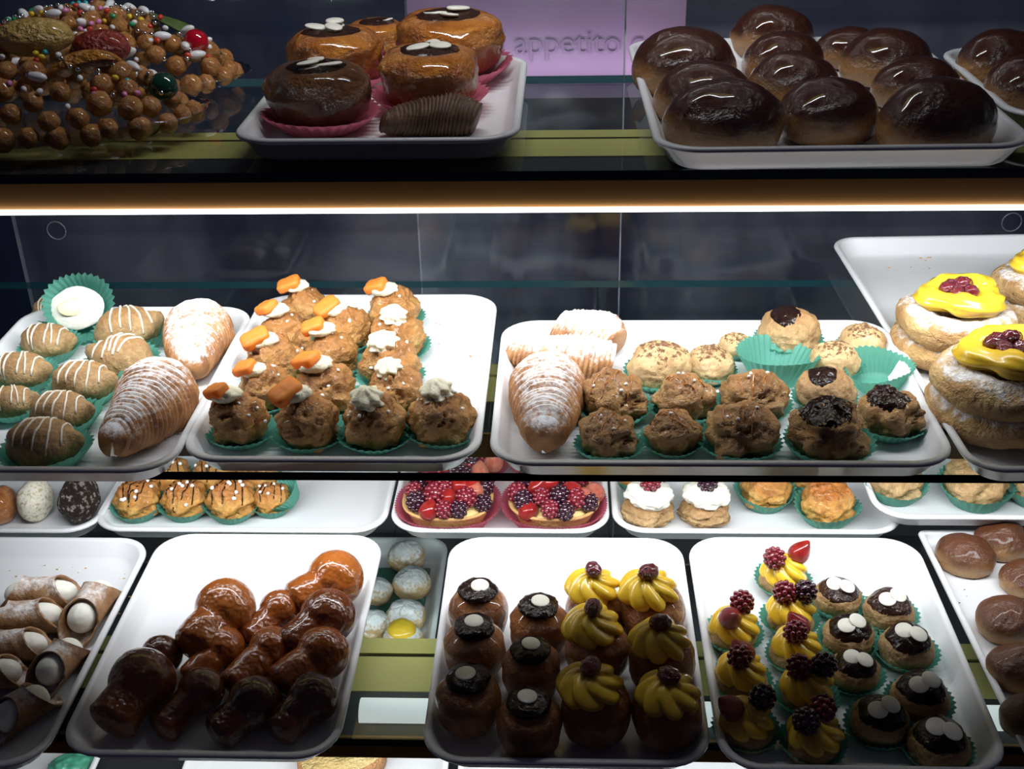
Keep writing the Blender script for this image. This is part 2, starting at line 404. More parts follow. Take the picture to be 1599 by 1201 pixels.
ICING = [mk('chocolate_icing_shape', *icing_shape(i+1), 'chocolate') for i in range(4)]
def cap_over(me, seed, rx, ry, cx=0.0, cy=0.0, th=.035, n=40, mat='chocolate', wave=.22):   # a poured glaze lying on a puff, spreading from its top
    key = f'glaze_{me.name}_{seed}_{mat}'.replace('.', '_')
    if key in bpy.data.meshes: return bpy.data.meshes[key]
    R = []; m_ = 10; top_at(me, 0, 0); bv = BV[me.name]; c0 = Vector((0, 0, hgt(me)*.32))
    for i in range(m_+1):
        t = i/m_; q = []
        for j in range(n):
            a = 2*math.pi*j/n; k = 1+wave*nz(Vector((math.cos(a)*1.3+seed*3, math.sin(a)*1.3, seed)))+wave*.6*nz(Vector((math.cos(a)*3.3, math.sin(a)*3.3+seed*2, seed)))
            d = Vector((cx+rx*k*t*math.cos(a)*3.2, cy+ry*k*t*math.sin(a)*3.2, 1)).normalized()
            h = bv.ray_cast(c0+d*3, -d)[0] or c0+d*.3
            q.append(tuple(h+d*(th*(1-t**5)-.008)))
        R.append(q)
    vs, fs = rings(R, True, False, False)
    return mk(key, vs, fs, mat)
def drizzle(me, seed, lines, rad=.018, mat='white_icing', name='drizzle'):
    key = f'{name}_{me.name}_{seed}'.replace('.', '_')
    if key in bpy.data.meshes: return bpy.data.meshes[key]
    rnd = random.Random(seed); P = []
    for i in range(lines):
        o = -.30+.60*(i+.5)/lines+rnd.uniform(-.04, .04); a = rnd.uniform(-.25, .25); e0, e1 = -rnd.uniform(.25, .44), rnd.uniform(.22, .42)
        pts = []
        for q in range(15):
            u = e0+(e1-e0)*q/14; x = o+a*u+.025*math.sin(u*9+i); y = u
            z = top_at(me, x, y, -1)
            if z > 0: pts.append((x, y, z+rad*.35))
        if len(pts) > 3: P.append(sweep(pts, [rad*(.6+.7*abs(nz(Vector((q*.4, i, seed))))+.2) for q in range(len(pts))], 6))
    return mk(key, *tris(*P), mat)

# ------------------------------------------------------------------ the setting
def struct(name, vs, fs, mat): return props(part(name, mk(name, vs, fs, mat, smooth=False)), kind='structure')
struct('floor', *box(-3, 3, -1.5, 3.2, -.05, 0), 'shop_floor')
struct('wall_back', *box(-3, 3, 2.55, 2.62, 0, 2.8), 'navy_wall')

XL, XR = -1.02, 1.08
LX = (-.52, .50)                       # lamps made shorter than the shelves so the sides of the view darken
def glass_slab(name, label, zt, y0, y1, th=.008):
    vs, fs = box(XL, XR, y0, y1, zt-th, zt)
    me = mk(name, vs, fs, smooth=False, mats=['shelf_glass', 'glass_edge'], mi=[0, 0, 1, 1, 1, 1])
    return props(part(name, me), label, 'shelf')
glass_slab('glass_shelf', 'topmost clear glass shelf, holding the sprinkled platters and glazed buns', ZT, .918, 1.215)
glass_slab('glass_shelf', 'middle clear glass shelf, holding the cream puffs and sugared lobster tails', ZM, .848, 1.245)
glass_slab('glass_shelf', 'lower clear glass shelf, holding two rows of white pastry trays', ZB, .775, 1.335)
case = thing('display_case', 'pastry display case with dark base, deck and steel uprights', 'display case', (0, 1.08, 0))
def cpart(name, b, mat): return part(name, mk(name, *b, mat, smooth=False), case, (0, -1.08, 0))
cpart('deck', box(XL, XR, .68, 1.40, ZD-.012, ZD), 'dark_grey')
cpart('base', box(XL, XR, .70, 1.40, .0, ZD-.012), 'dark_grey')
for x in (XL-.03, XR):
    cpart('side_panel', box(x, x+.03, .70, 1.42, 0, 1.62), 'steel')
cpart('top_panel', box(XL-.03, XR+.03, .98, 1.42, 1.62, 1.65), 'steel')

def fixture(label, zt, y0, power, dep=.135, light_x=LX, tube=None, led=True, tilt=57):
    """lamp hanging under a shelf: shielded in front, shining down and back"""
    L = thing('shelf_lamp', label, 'lamp', (0, y0, zt))
    def pt(n, x0, x1, ya, yb, za, zb, mat): return part(n, mk(n, *box(x0, x1, ya, yb, za, zb), mat, smooth=False), L)
    a, b = light_x
    pt('front_face', a, b, 0, .003, -.024, 0, 'lamp_face')
    pt('channel', a, b, .003, .06, -.004, -.001, 'dark_grey')
    pt('cover_strip', a, b, .06, .108, -.004, 0, 'gold_paint')
    pt('groove', a, b, .108, .113, -.006, -.003, 'black')
    pt('cover_strip', a, b, .113, dep, -.004, 0, 'gold_paint')
    if led:
        part('led_strip', mk('led_strip', *sweep([(a+(b-a)*q/8, -.0015, -.0245) for q in range(9)], .0022, 8), 'led'), L)
    if tube: part('tube_cover', mk('tube_cover', *sweep([(tube[0], .032, .0), (tube[1], .032, .0)], .013, 14), 'lamp_tube'), L)
    ld = bpy.data.lights.new('lamp_light', 'AREA'); ld.shape = 'RECTANGLE'; ld.size = b-a; ld.size_y = .022; ld.energy = power; ld.color = (.93, .96, 1.0)
    lo = bpy.data.objects.new('lamp_light', ld); C.objects.link(lo); lo.parent = L; lo.location = ((a+b)/2, .022, -.020); lo.rotation_euler = (math.radians(tilt), 0, 0)
    return L
fixture('shelf lamp with bright white strip and amber face under top shelf', ZT-.0085, .922, MID_W)
fixture('shelf lamp with dull gold cover half hidden under middle shelf', ZM-.0085, .925, BOT_W, led=False, tilt=47)
fixture('shelf lamp with olive gold cover and white tube under lower shelf', ZB-.023, .80, DECK_W, tube=(-.185, .55), led=False)
fixture('lamp under the case top above the glazed brioches', 1.6195, 1.03, TOP_W, light_x=(-.24, .20), led=False, tilt=60)
# hold the fourth lamp to the case top
# back doors
def door(n, x0, x1, y, label, edges):
    o = part(n, mk(n, *box(x0, x1, y, y+.005, ZD, 1.62), 'door_glass', smooth=False)); props(o, label, 'door', kind='structure')
    for e in edges: part('edge_strip', mk('edge_strip', *box(e-.0009, e+.0009, y-.0008, y+.0058, ZD, 1.62), 'door_edge', smooth=False), o)
    return o
YD = 1.385
def xat(px, py, Y):
    v = FW + RT*((px-CX)/F) + DN*((py-CY)/F); return v.x*Y/v.y
dA = door('door_1', xat(35, 410, YD), xat(968, 400, YD), YD, 'left sliding glass back door of the case', (xat(35, 410, YD), xat(968, 400, YD)))
dB = door('door_2', xat(656, 400, YD+.01), XR, YD+.01, 'right sliding glass back door of the case', (xat(656, 400, YD+.01),))
def ring(parent, px, py, Y):
    v = FW + RT*((px-CX)/F) + DN*((py-CY)/F); P = CAM+v*(Y/v.y)
    pts = [(P.x+.0115*math.cos(a), P.y, P.z+.0115*math.sin(a)) for a in [2*math.pi*i/24 for i in range(25)]]
    part('finger_pull', mk('finger_pull', *sweep(pts, .0010, 6, up=Vector((0, 1, 0))), 'door_edge'), parent)
ring(dA, 88, 360, YD-.001); ring(dB, 1580, 347, YD+.009)
# things of the shop behind the case
sg = thing('lit_banner', 'lilac lit banner behind the glass doors with faint lettering', 'banner', (.1, 2.0, 0))
def at_y(px, py, Y):
    v = FW + RT*((px-CX)/F) + DN*((py-CY)/F); return CAM+v*(Y/v.y)
A_, B_ = at_y(640, 124, 2.0), at_y(1075, -60, 2.0)
part('panel', mk('panel', *box(A_.x, B_.x, 2.0, 2.03, A_.z-.02, B_.z), 'lilac_panel', smooth=False), sg, (-.1, -2.0, 0))
lg = A_; 
part('ledge', mk('ledge', *box(A_.x-.02, B_.x+.1, 1.95, 2.0, A_.z-.02, A_.z), 'lilac_panel', smooth=False), sg, (-.1, -2.0, 0))
tx = bpy.data.curves.new('lettering', 'FONT'); tx.body = 'buon appetito con'; tx.size = .052; tx.extrude = .001; tx.align_x = 'CENTER'
tmp = bpy.data.objects.new('lettering_curve', tx); C.objects.link(tmp); bpy.context.view_layer.update()
tme = bpy.data.meshes.new_from_object(tmp.evaluated_get(bpy.context.evaluated_depsgraph_get())); bpy.data.objects.remove(tmp); tme.materials.clear(); tme.materials.append(MATS['panel_letter'])
to = bpy.data.objects.new('lettering', tme); C.objects.link(to); to.parent = sg; tp = at_y(872, 84, 1.998)
to.location = (tp.x-.1, tp.y-2.0, tp.z); to.rotation_euler = (math.pi/2, 0, 0)
bl = bpy.data.lights.new('ledge_light', 'AREA'); bl.shape = 'RECTANGLE'; bl.size = .4; bl.size_y = .02; bl.energy = .32; bl.color = (.95, .85, 1)
bo = bpy.data.objects.new('ledge_light', bl); C.objects.link(bo); bo.parent = sg; bo.location = ((A_.x+B_.x)/2-.1, -.045, A_.z+.004); bo.rotation_euler = (math.radians(180-35), 0, 0)

# ------------------------------------------------------------------ trays
def tray_mesh(W, L, H=.0225, rc=.036, taper=.014, lip=.004, mat='tray_plastic'):
    prof = [(taper+.012, .003), (taper+.004, .0036), (taper, .0065), (lip+.003, H-.002), (lip+.0015, H-.0003), (lip*.5, H), (.0005, H-.001), (0, H-.0028), (.0008, H-.0042), (lip, H-.004), (taper-.001, .003), (taper+.003, .0004), (taper+.01, 0)]
    R = []
    for ins, z in prof:
        a, b = W/2-ins, L/2-ins; r = max(.006, rc-ins*.7); q = []
        for cx, cy, s in ((a-r, b-r, 0), (-a+r, b-r, 1), (-a+r, -b+r, 2), (a-r, -b+r, 3)):
            for i in range(9):
                t = math.pi/2*(s+i/8); q.append((cx+r*math.cos(t), cy+r*math.sin(t), z))
        R.append(q)
    vs, fs = rings(R)
    return mk('tray', vs, [tuple(reversed(f)) for f in fs], mat)
def tray(label, zs, l, r, b, f, rz=0.0, W=None, L=None, H=.0225, name='pastry_tray', group=None, anchor='l', **k):
    zr = zs+H
    pl, pr, pb, pf = at(*l, zr), at(*r, zr), at(*b, zr), at(*f, zr)
    xc = (pl.x+pr.x)/2 if not W else pl.x+W/2 if anchor == 'l' else pr.x-W/2
    W = W or abs(pr.x-pl.x); L = L or abs(pb.y-pf.y)
    o = part(name, tray_mesh(W, L, H, **k), None, (xc, pf.y+L/2, zs+.0002), (0, 0, rz))
    props(o, label, 'tray', group); o['floor'] = zs+.0032
    return o
tT2 = tray('white tray with five chocolate-topped brioches on the top shelf', ZT, (410, 150), (818, 150), (620, 87), (600, 218))
tT3 = tray('white tray crowded with dark glazed buns on the top shelf', ZT, (997, 130), (1515, 130), (1210, 58), (1300, 230), rz=math.radians(1))
tT4 = tray('white tray at the right edge of the top shelf', ZT, (1490, 100), (1999, 100), (1600, 52), (1700, 180), W=.25, L=.24)
tM1 = tray('white tray of drizzled puffs and two sugared lobster tails', ZM, (-66, 600), (336, 600), (250, 478), (150, 734))
tM2 = tray('white tray of cream puffs with orange jellies, half empty', ZM, (335, 600), (762, 600), (590, 459), (530, 718))
tM3 = tray('wide white tray of browned puffs and three powdered lobster tails', ZM, (772, 620), (1446, 620), (1100, 499), (1130, 724))
tM4 = tray('long white tray of zeppole by the right edge', ZM, (1440, 620), (2000, 620), (1450, 366), (1600, 728), rz=math.radians(2.0), W=.36, rc=.03)
tB1 = tray('white tray of sugared cannoli on the lower shelf', ZB, (-300, 1000), (160, 1000), (100, 838), (0, 1196), W=.25, anchor='r')
tB2 = tray('white tray of syrup-soaked mushroom-shaped babas', ZB, (172, 995), (566, 995), (420, 833), (320, 1180))
tB3 = tray('white tray of round babas with chocolate or yellow rosettes', ZB, (681, 1000), (1087, 1000), (880, 838), (885, 1192))
tB4 = tray('white tray of berry tartlets and chocolate bites in green cups', ZB, (1096, 1000), (1498, 1000), (1255, 838), (1340, 1203))
tB5 = tray('shallow white tray of small brown buns, lower right', ZB, (1515, 1000), (2100, 1000), (1500, 824), (1599, 1185), rz=math.radians(1.5), W=.27, H=.014, rc=.008, taper=.006)
tK1 = tray('white tray of shredded-coconut cakes behind the cannoli', ZB, (-200, 785), (172, 785), (100, 700), (60, 829), L=.24, W=.24, anchor='r')
tK2 = tray('white tray of chocolate-drizzled puffs behind the babas', ZB, (160, 785), (610, 785), (350, 700), (380, 828), L=.24)
tK3 = tray('white tray of strawberry tarts behind the round babas', ZB, (613, 790), (951, 790), (780, 700), (780, 829), L=.24)
tK4 = tray('white tray of whipped-cream puffs behind the berry tartlets', ZB, (955, 790), (1400, 790), (1150, 700), (1150, 830), L=.24)
tK5 = tray('white tray of puffs in green cups raised at the right', ZB+.024, (1352, 760), (1900, 760), (1500, 690), (1550, 808), L=.24, W=.33)
tD1 = tray('white tray of sugared puffs on the deck below', ZD, (500, 920), (690, 920), (620, 838), (600, 1050), W=.20, anchor='r', rc=.03)
tD2 = tray('white tray with a bread slice on the deck below', ZD, (285, 1195), (700, 1195), (500, 1120), (500, 1300), L=.20, rc=.03)
tD3 = tray('white tray with green wrap on the deck, lower left', ZD, (-200, 1195), (150, 1195), (60, 1130), (60, 1300), L=.20, rc=.03)
tD4 = tray('white tray on the deck below the berry tartlets', ZD, (715, 1195), (1500, 1195), (1100, 1125), (1100, 1300), L=.20, rc=.03)

# ------------------------------------------------------------------ pastry builders
def spot(cx, cy, w, zf, hr):               # where a piece w pixels wide and hr times as high stands: location, width in metres
    P = at(cx, cy, zf); D = w*mpp(P)
    for _ in range(2):
        P = at(cx, cy, zf+D*hr/2); D = w*mpp(P)
    return Vector((P.x, P.y, zf)), D
ORD = ['leftmost', 'second from left', 'third from left', 'fourth from left', 'fifth from left', 'sixth from left']
SEED = [0]
def nxt(): SEED[0] += 1; return SEED[0]
def in_rows(rows, desc, build, names=None, group=None):
    N = names or ['front row', 'second row', 'third row', 'fourth row', 'back row']
    for r, row in enumerate(rows):
        row = sorted(row, key=lambda q: q[0]); rn = N[r] if r < len(rows)-1 or names else 'back row'
        for i, it in enumerate(row):
            where = (ORD[i] if i < len(row)-1 or i == 0 else 'rightmost')+' in '+rn if len(row) > 1 else 'alone in '+rn
            d = desc(it) if callable(desc) else desc
            build(it, f'{d}, {where}', group)

def cup(parent, z=0.0, s=1.0, mat='green_paper', tall=False, loc=(0, 0)):
    n = nxt(); me = (CUPH[n % 2] if tall else CUP[n % 3])
    return part('paper_cup', variant(me, mat), parent, (loc[0], loc[1], z), (0, 0, n*1.7), s)

# ---- top shelf
fT2 = tT2['floor']
def brioche(it, label, group):
    cx, cy, wd, discs, dark = it; n = nxt(); me = variant(CROWN[n % 4], 'glazed_brioche_dark' if dark else 'glazed_brioche'); H = hgt(me)
    loc, D = spot(cx, cy, wd, fT2+.002, H*.92)
    t = thing('glazed_brioche', label, 'brioche', loc, n*.9, group, D)
    part('bun', me, t, (0, 0, .02))
    z = top_at(me, 0, 0)
    ic = part('chocolate_icing', variant(ICING[n % 4], 'chocolate' if dark else 'chocolate_milk'), t, (0, 0, z-.05), (0, 0, n), (.68, .64, .50))
    zi = z-.05+.50*hgt(ICING[n % 4])
    for q in range(discs):
        a = q*2.1+n; sub(part('white_chocolate_disc', DISC, t, (.12*math.cos(a), .12*math.sin(a)-.03, zi-.045+.016*q), (math.radians(7)*math.cos(a*2), math.radians(9)*math.sin(a), a), (.23, .16, .2)), ic)
    cup(t, 0, 1.0, 'pink_paper').scale = (1.0, 1.0, .55)
in_rows([[(499, 157, 166, 5, 1), (672, 130, 166, 4, 0)], [(522, 98, 154, 6, 0), (702, 80, 176, 4, 0)], [(590, 66, 100, 2, 0)]],
        lambda it: 'dark glazed brioche with chocolate and white discs' if it[4] else 'amber glazed brioche with chocolate and white discs', brioche, group='brioches on the top shelf tray')

def lobster(label, head, tail, wpx, zf, bend=0.0, bare=False, rid=20, group=None, wtail=.45, flat=.8):
    D = wpx*mpp(at(*head, zf)); R = D/2
    a, b = at(*head, zf+R*.55), at(*tail, zf+R*.4); a.z = b.z = 0
    L = (b-a).length; ax = (b-a).normalized(); sd = Vector((-ax.y, ax.x, 0)); n = nxt(); N = rid*6
    pts, rad = [], []
    for i in range(N+1):
        t = i/N; fr = (t*rid) % 1
        sh = (.62+.38*math.sin(min(1, t/.30)*math.pi/2)) if t < .30 else (1-(1-wtail)*((t-.30)/.70)**1.15)
        if t > .95: sh *= .86
        rr = R*sh*(1.05-.16*fr**1.3)
        c = ax*(L*t)+sd*(bend*L*math.sin(t*math.pi)); pts.append(c); rad.append(rr)
    zz = Vector((n, 0, 0)); rings_ = []
    for i, p in enumerate(pts):
        tg = (pts[min(i+1, N)]-pts[max(i-1, 0)]).normalized(); s = Vector((tg.y, -tg.x, 0)); q = []
        for j in range(30):
            an = 2*math.pi*j/30
            k = rad[i]*(1+.07*nz(Vector((math.cos(an)*1.6, math.sin(an)*1.6, i*.11))+zz)+.030*nz(Vector((math.cos(an)*3.5, math.sin(an)*3.5, (i//6)*1.3))+zz))
            # rows of leaves lean along the roll
            z = math.sin(an)*k*.92+R*.62
            lean = -tg*(math.sin(an)*R*.18)
            q.append(tuple(p+s*(math.cos(an)*k)+lean+Vector((0, 0, max(z, .0005+.02*R)))))
        rings_.append(q)
    vs, fs = rings(rings_)
    me = mk('lobster_tail_pastry', vs, [tuple(reversed(f)) for f in fs], 'lobster_pastry_bare' if bare else 'lobster_pastry')
    o = part('lobster_tail_pastry', me, None, (a.x, a.y, zf+.0005))
    return props(o, label, 'pastry', group)
lobster('dark ridged lobster tail pastry at the front of the brioche tray', (745, 188), (600, 200), 76, fT2, -.10, True, 22, wtail=.5)

fT3 = tT3['floor']
def bun(it, label, group, zf=None, shapes=BUN):
    cx, cy, wd = it[:3]; n = nxt(); me = shapes[n % len(shapes)]; H = hgt(me)
    loc, D = spot(cx, cy, wd, zf or fT3, H*.9)
    o = part('glazed_bun', me, None, loc, (0, 0, (n % 5-2)*.25), D*.98); props(o, label, 'bun', group)
in_rows([[(1130, 184, 196), (1295, 174, 165), (1462, 184, 196)], [(1100, 148, 168), (1238, 128, 145), (1430, 132, 140)],
         [(1070, 98, 172), (1222, 92, 135), (1385, 92, 150)], [(1205, 52, 132), (1325, 76, 110)]],
        'dark glossy round bun on top shelf', bun, group='glazed buns on the top shelf tray')
in_rows([[(1612, 132, 150)], [(1562, 92, 145)]], 'dark glossy bun on the far right top tray', lambda it, l, g: bun(it, l, g, tT4['floor']), ['front', 'back'], 'buns on the far right top tray')

# two clear platters heaped with honey dough balls
def platter(label, tip, zr, a, b, which, fruit, seed):
    P = at(*tip, zr); cx, cy = P.x-a, P.y; rnd = random.Random(seed)
    def lp(k, z, wav=0): return [((a*k-(.0 if k else 0))*math.cos(t), (b*k)*math.sin(t), z+wav*math.cos(40*t)) for t in [2*math.pi*i/120 for i in range(120)]]
    H = zr-ZT
    R = [lp(.05, .002), lp(.72, .002), lp(.80, .005), lp(.92, H*.8), lp(.98, H-.001), lp(1.0, H, .0006), lp(1.0, H-.0015, .0006), lp(.97, H-.003), lp(.91, H*.8-.003), lp(.81, .003), lp(.73, 0), lp(.05, 0)]
    vs, fs = rings(R); o = part('clear_platter', mk('clear_platter', vs, [tuple(reversed(f)) for f in fs], 'clear_plastic'), None, (cx, cy, ZT+.0003)); props(o, label, 'platter')
    hh = .066; grp = f'honey dough balls on the {which} platter'
    def heap(u, v): return ZT+.006+hh*max(0, 1-u*u-v*v)**.75
    used = []
    def put(u, v, r, gap=.85, lift=0.0):
        z = heap(u, v)+lift; p = Vector((cx+a*.93*u, cy+b*.93*v, z))
        if any((p-q).length < (r+s)*gap for q, s in used): return None
        used.append((p, r)); return p
    for f in fruit:                      # big candied pieces first
        nm, me, mt, (u, v), sc, rot, lab, ct = f
        z = heap(u, v); o = part(nm, variant(me, mt), None, (cx+a*.93*u, cy+b*.93*v, z-.002), rot, sc); props(o, lab, ct); used.append((Vector((cx+a*.93*u, cy+b*.93*v, z+sc[2]*.3)), max(sc)*.42))
    n = 0
    for _ in range(6000):
        t, s = rnd.uniform(0, 2*math.pi), math.sqrt(rnd.random())*.97; s = math.sqrt(max(0, 1-rnd.random()**1.82))*.98 if _ % 3 else s; u, v = s*math.cos(t), s*math.sin(t)
        r = rnd.uniform(.0088, .0115); p = put(u, v, r)
        if p is None or n > 170: continue
        n += 1; me = BALL[n % 3]
        o = part('honey_dough_ball', me, None, (p.x, p.y, p.z-r*.9), (rnd.uniform(-.4, .4), 0, rnd.uniform(0, 6)), 2*r); props(o, f'honey glazed dough ball heaped on the {which} clear platter', 'dough ball', grp)
    kinds = [('sugared_almond', 'candy_white', (.017, .009, .008), 15, 'white sugared almond', 'almond'), ('candy_bead', 'candy_white', (.0068, .005, .005), 26, 'tiny white candy bead', 'candy'), ('candy_bead', 'candy_pink', (.0068, .005, .005), 10, 'tiny pink candy bead', 'candy'),
             ('candy_bead', 'candy_red', (.0068, .0055, .005), 10, 'tiny red candy bead', 'candy'), ('candy_bead', 'candy_green', (.0064, .005, .005), 7, 'tiny green candy bead', 'candy'), ('candy_bead', 'candy_blue', (.0064, .005, .005), 7, 'tiny blue candy bead', 'candy'),
             ('candy_bead', 'candy_yellow', (.0064, .005, .005), 7, 'tiny yellow candy bead', 'candy'), ('silver_pearl', 'silver', (.0046, .0046, .0046), 46, 'tiny silver sugar pearl', 'candy')]
    for nm, mt, sc, cnt, lab, ct in kinds:
        k = 0
        for _ in range(1500):
            if k >= cnt*(1.7 if which == 'farther' else 1): break
            t, s = rnd.uniform(0, 2*math.pi), math.sqrt(rnd.random())*.9; u, v = s*math.cos(t), s*math.sin(t)
            p = put(u, v, sc[0]*.5, .60, .0095)
            if p is None: continue
            k += 1
            o = part(nm, variant(BEAD, mt), None, (p.x, p.y, p.z-sc[2]*.5), (rnd.uniform(-.5, .5), rnd.uniform(-.5, .5), rnd.uniform(0, 6)), sc); props(o, f'{lab} sprinkled on the {which} clear platter', ct, f'{lab}s on the {which} platter')
BALL = [mk('dough_ball_shape', *lump_shape(i+1, .16, 2.2, 1, .95, .95, 14, 10), 'honey_dough') for i in range(3)]
BEAD = mk('bead_shape', *lump_shape(9, .04, 1.5, 1, 1, 1, 12, 8), 'candy_white')
DOME = mk('candied_fruit_shape', *lump_shape(5, .08, 2.0, 1, .8, .62, 28, 18), 'candied_red')
def peel_shape():
    R = []
    for i in range(17):
        t = i/16; a = math.pi*(.08+.84*t); wd = .20*math.sin(math.pi*(.06+.9*t))+.015
        c = Vector((-.5*math.cos(a), 0, .36*math.sin(a)))
        n = Vector((-math.cos(a), 0, math.sin(a)))
        R.append([tuple(c+Vector((0, wd*math.cos(q), 0))+n*(.045*math.sin(q)-.10*(wd*math.cos(q)/.2)**2)) for q in [2*math.pi*j/16 for j in range(16)]])
    vs, fs = rings(R); return fit(vs), fs
PEEL = mk('candied_peel_shape', *peel_shape(), 'candied_orange')
def leaf_shape():
    R = []
    for i in range(13):
        t = i/12; wd = .20*math.sin(math.pi*t)**.8+.004; q = []
        for s_, zz in ((-1, .0), (-.5, .03), (0, .0), (.5, .03), (1, 0), (.5, .022), (0, -.010), (-.5, .022)):
            q.append((t-.5, wd*s_, zz+.16*math.sin(t*2.6)))
        R.append(q)
    vs, fs = rings(R); return fit(vs), fs
LEAF = mk('bay_leaf_shape', *leaf_shape(), 'leaf')
platter('nearer clear plastic oval platter heaped with sprinkled dough balls', (328, 168), ZT+.020, .185, .080, 'nearer',
        [('candied_fruit', DOME, 'candied_yellow', (.25, -.05), (.066, .05, .05), (0, 0, .2), 'pale yellow candied fruit half on nearer platter', 'candied fruit'),
         ('candied_peel', PEEL, 'candied_orange', (.50, -.18), (.066, .05, .058), (0, math.radians(-8), .35), 'curved orange candied peel on nearer platter', 'candied peel'),
         ('candied_cherry', BEAD, 'green_cherry', (.86, -.05), (.026, .024, .024), (0, 0, 0), 'dark green candied cherry at nearer platter rim', 'cherry'),
         ('candied_fruit', DOME, 'candied_red', (.52, .30), (.050, .045, .05), (0, 0, .1), 'dark red candied fruit half atop the dough balls', 'candied fruit'),
         ('bay_leaf', LEAF, 'leaf', (.10, .42), (.07, .07, .05), (0, math.radians(-12), .3), 'green leaf behind the pale yellow candied fruit', 'leaf')], 3)
platter('farther clear plastic oval platter heaped with colourful sprinkles', (391, 110), ZT+.016, .155, .072, 'farther',
        [('candied_cherry', BEAD, 'red_cherry', (.76, -.22), (.025, .024, .024), (0, 0, 0), 'glossy red candied cherry at farther platter rim', 'cherry'),
         ('bay_leaf', LEAF, 'leaf', (.60, .34), (.085, .08, .05), (0, math.radians(30), -.15), 'long green leaf behind the colourful sprinkles', 'leaf')], 5)

# ---- middle shelf, tray of drizzled puffs
fM1 = tM1['floor']
def drizzled(it, label, group):
    cx, cy, wd = it[:3]; n = nxt(); me = variant(POINTED[n % 4], 'choux_pale'); H = hgt(me)
    loc, D = spot(cx, cy, wd*1.04, fM1+.001, H*1.2)
    t = thing('drizzled_puff', label, 'puff', loc, it[3] if len(it) > 3 else 0, group, D)
    part('shell', me, t, (0, 0, .02), (0, 0, 0), (1, 1, 1.2)); part('icing_drizzle', drizzle(me, n % 4+1, 5, .017), t, (0, 0, .02), (0, 0, 0), (1, 1, 1.2)); cup(t, 0, 1.02).scale = (1.02, .95, .8)
in_rows([[(70, 690, 122)], [(20, 626, 80, .2), (97, 642, 102)], [(35, 578, 94), (132, 595, 104)], [(76, 532, 88), (186, 556, 108, 3.0)], [(84, 484, 66), (202, 510, 106, .5)]],
        'pale puff with white drizzle in green cup', drizzled, group='drizzled puffs in green cups')
loc, D = spot(128, 492, 100, fM1, .6)
t = thing('filled_paper_cup', 'tipped green paper cup with pale cream inside, behind drizzled puffs', 'paper cup', loc+Vector((0, 0, .012)), 0, None, D)
c_ = part('paper_cup', CUPH[0], t, (0, .1, .16), (math.radians(58), 0, .2), .95)
part('cream_filling', variant(DOME, 'white_cream'), t, (0, -.04, .24), (math.radians(58), 0, 0), (.84, .84, .28)); part('custard_spot', variant(DOME, 'pale_custard'), t, (-.02, -.155, .32), (math.radians(58), 0, .4), (.5, .34, .12))
lobster('sugar-dusted lobster tail pastry, nearest, beside the drizzled puffs', (262, 602), (178, 700), 118, fM1, .05, rid=25)
lobster('white-powdered lobster tail pastry at the back of the drizzled puffs', (322, 505), (305, 582), 100, fM1, -.05, rid=21)

# ---- middle shelf, cream puffs with jelly
fM2 = tM2['floor']
def jelly_puff(it, label, group):
    cx, cy, wd, kind = it; n = nxt(); me = variant(CHOUX[n % 7], 'choux'); H = hgt(me)
    H *= 1.22; loc, D = spot(cx, cy+4, wd*1.05, fM2+.001, H)
    t = thing('cream_puff', label, 'cream puff', loc, n*1.3, group, D)
    part('shell', me, t, (0, 0, .02), (0, 0, 0), (1, 1, 1.22))
    r = -n*1.3; ox, oy = -.16*math.cos(r)+.10*math.sin(r)*-1, -.16*math.sin(r)-.10*math.cos(r)
    ox, oy = (-.14*math.cos(r)+.06*math.sin(r), -.14*math.sin(r)-.06*math.cos(r)); z = 1.22*top_at(me, ox, oy)
    if kind == 'o':
        cr = part('cream', LUMP[n % 3], t, (ox, oy, z-.03), (0, 0, r+.3), (.52, .50, .55))
        zz = z+.08; sub(part('orange_jelly', JELLY, t, (ox-.10*math.cos(r)-0.0, oy-.10*math.sin(r), zz), (math.radians(14), math.radians(-22), r+(n*7 % 5-2)*.35), (.38+.03*(n % 4), .40+.03*(n % 3), .50)), cr)
    else:
        part('cream_swirl', DOLLOP, t, (ox*.4, oy*.4, 1.22*top_at(me, ox*.4, oy*.4)-.05), (math.radians(10), 0, n), (.54, .48, .46))
    rnd = random.Random(n)
    for q in range(4):
        x, y = rnd.uniform(-.35, .35), rnd.uniform(-.35, .35); part('sugar_grain', PEARL, t, (x, y, 1.22*top_at(me, x, y, .3)+.005), (0, 0, q), .06)
    cup(t, 0, .96).scale = (.98, .98, .62)
in_rows([[(374, 648, 98, 'o'), (481, 650, 104, 'o'), (584, 652, 104, 'c'), (690, 642, 107, 'c')], [(412, 600, 84, 'o'), (513, 600, 100, 'o'), (617, 600, 92, 'c')],
         [(430, 556, 92, 'o'), (519, 546, 86, 'o'), (608, 560, 96, 'c')], [(447, 516, 84, 'o'), (537, 506, 84, 'o'), (622, 518, 90, 'c')], [(478, 474, 76, 'o'), (615, 476, 84, 'o')]],
        lambda it: 'golden puff with cream and orange jelly' if it[3] == 'o' else 'golden puff with piped pale cream', jelly_puff, group='cream puffs on the middle shelf')

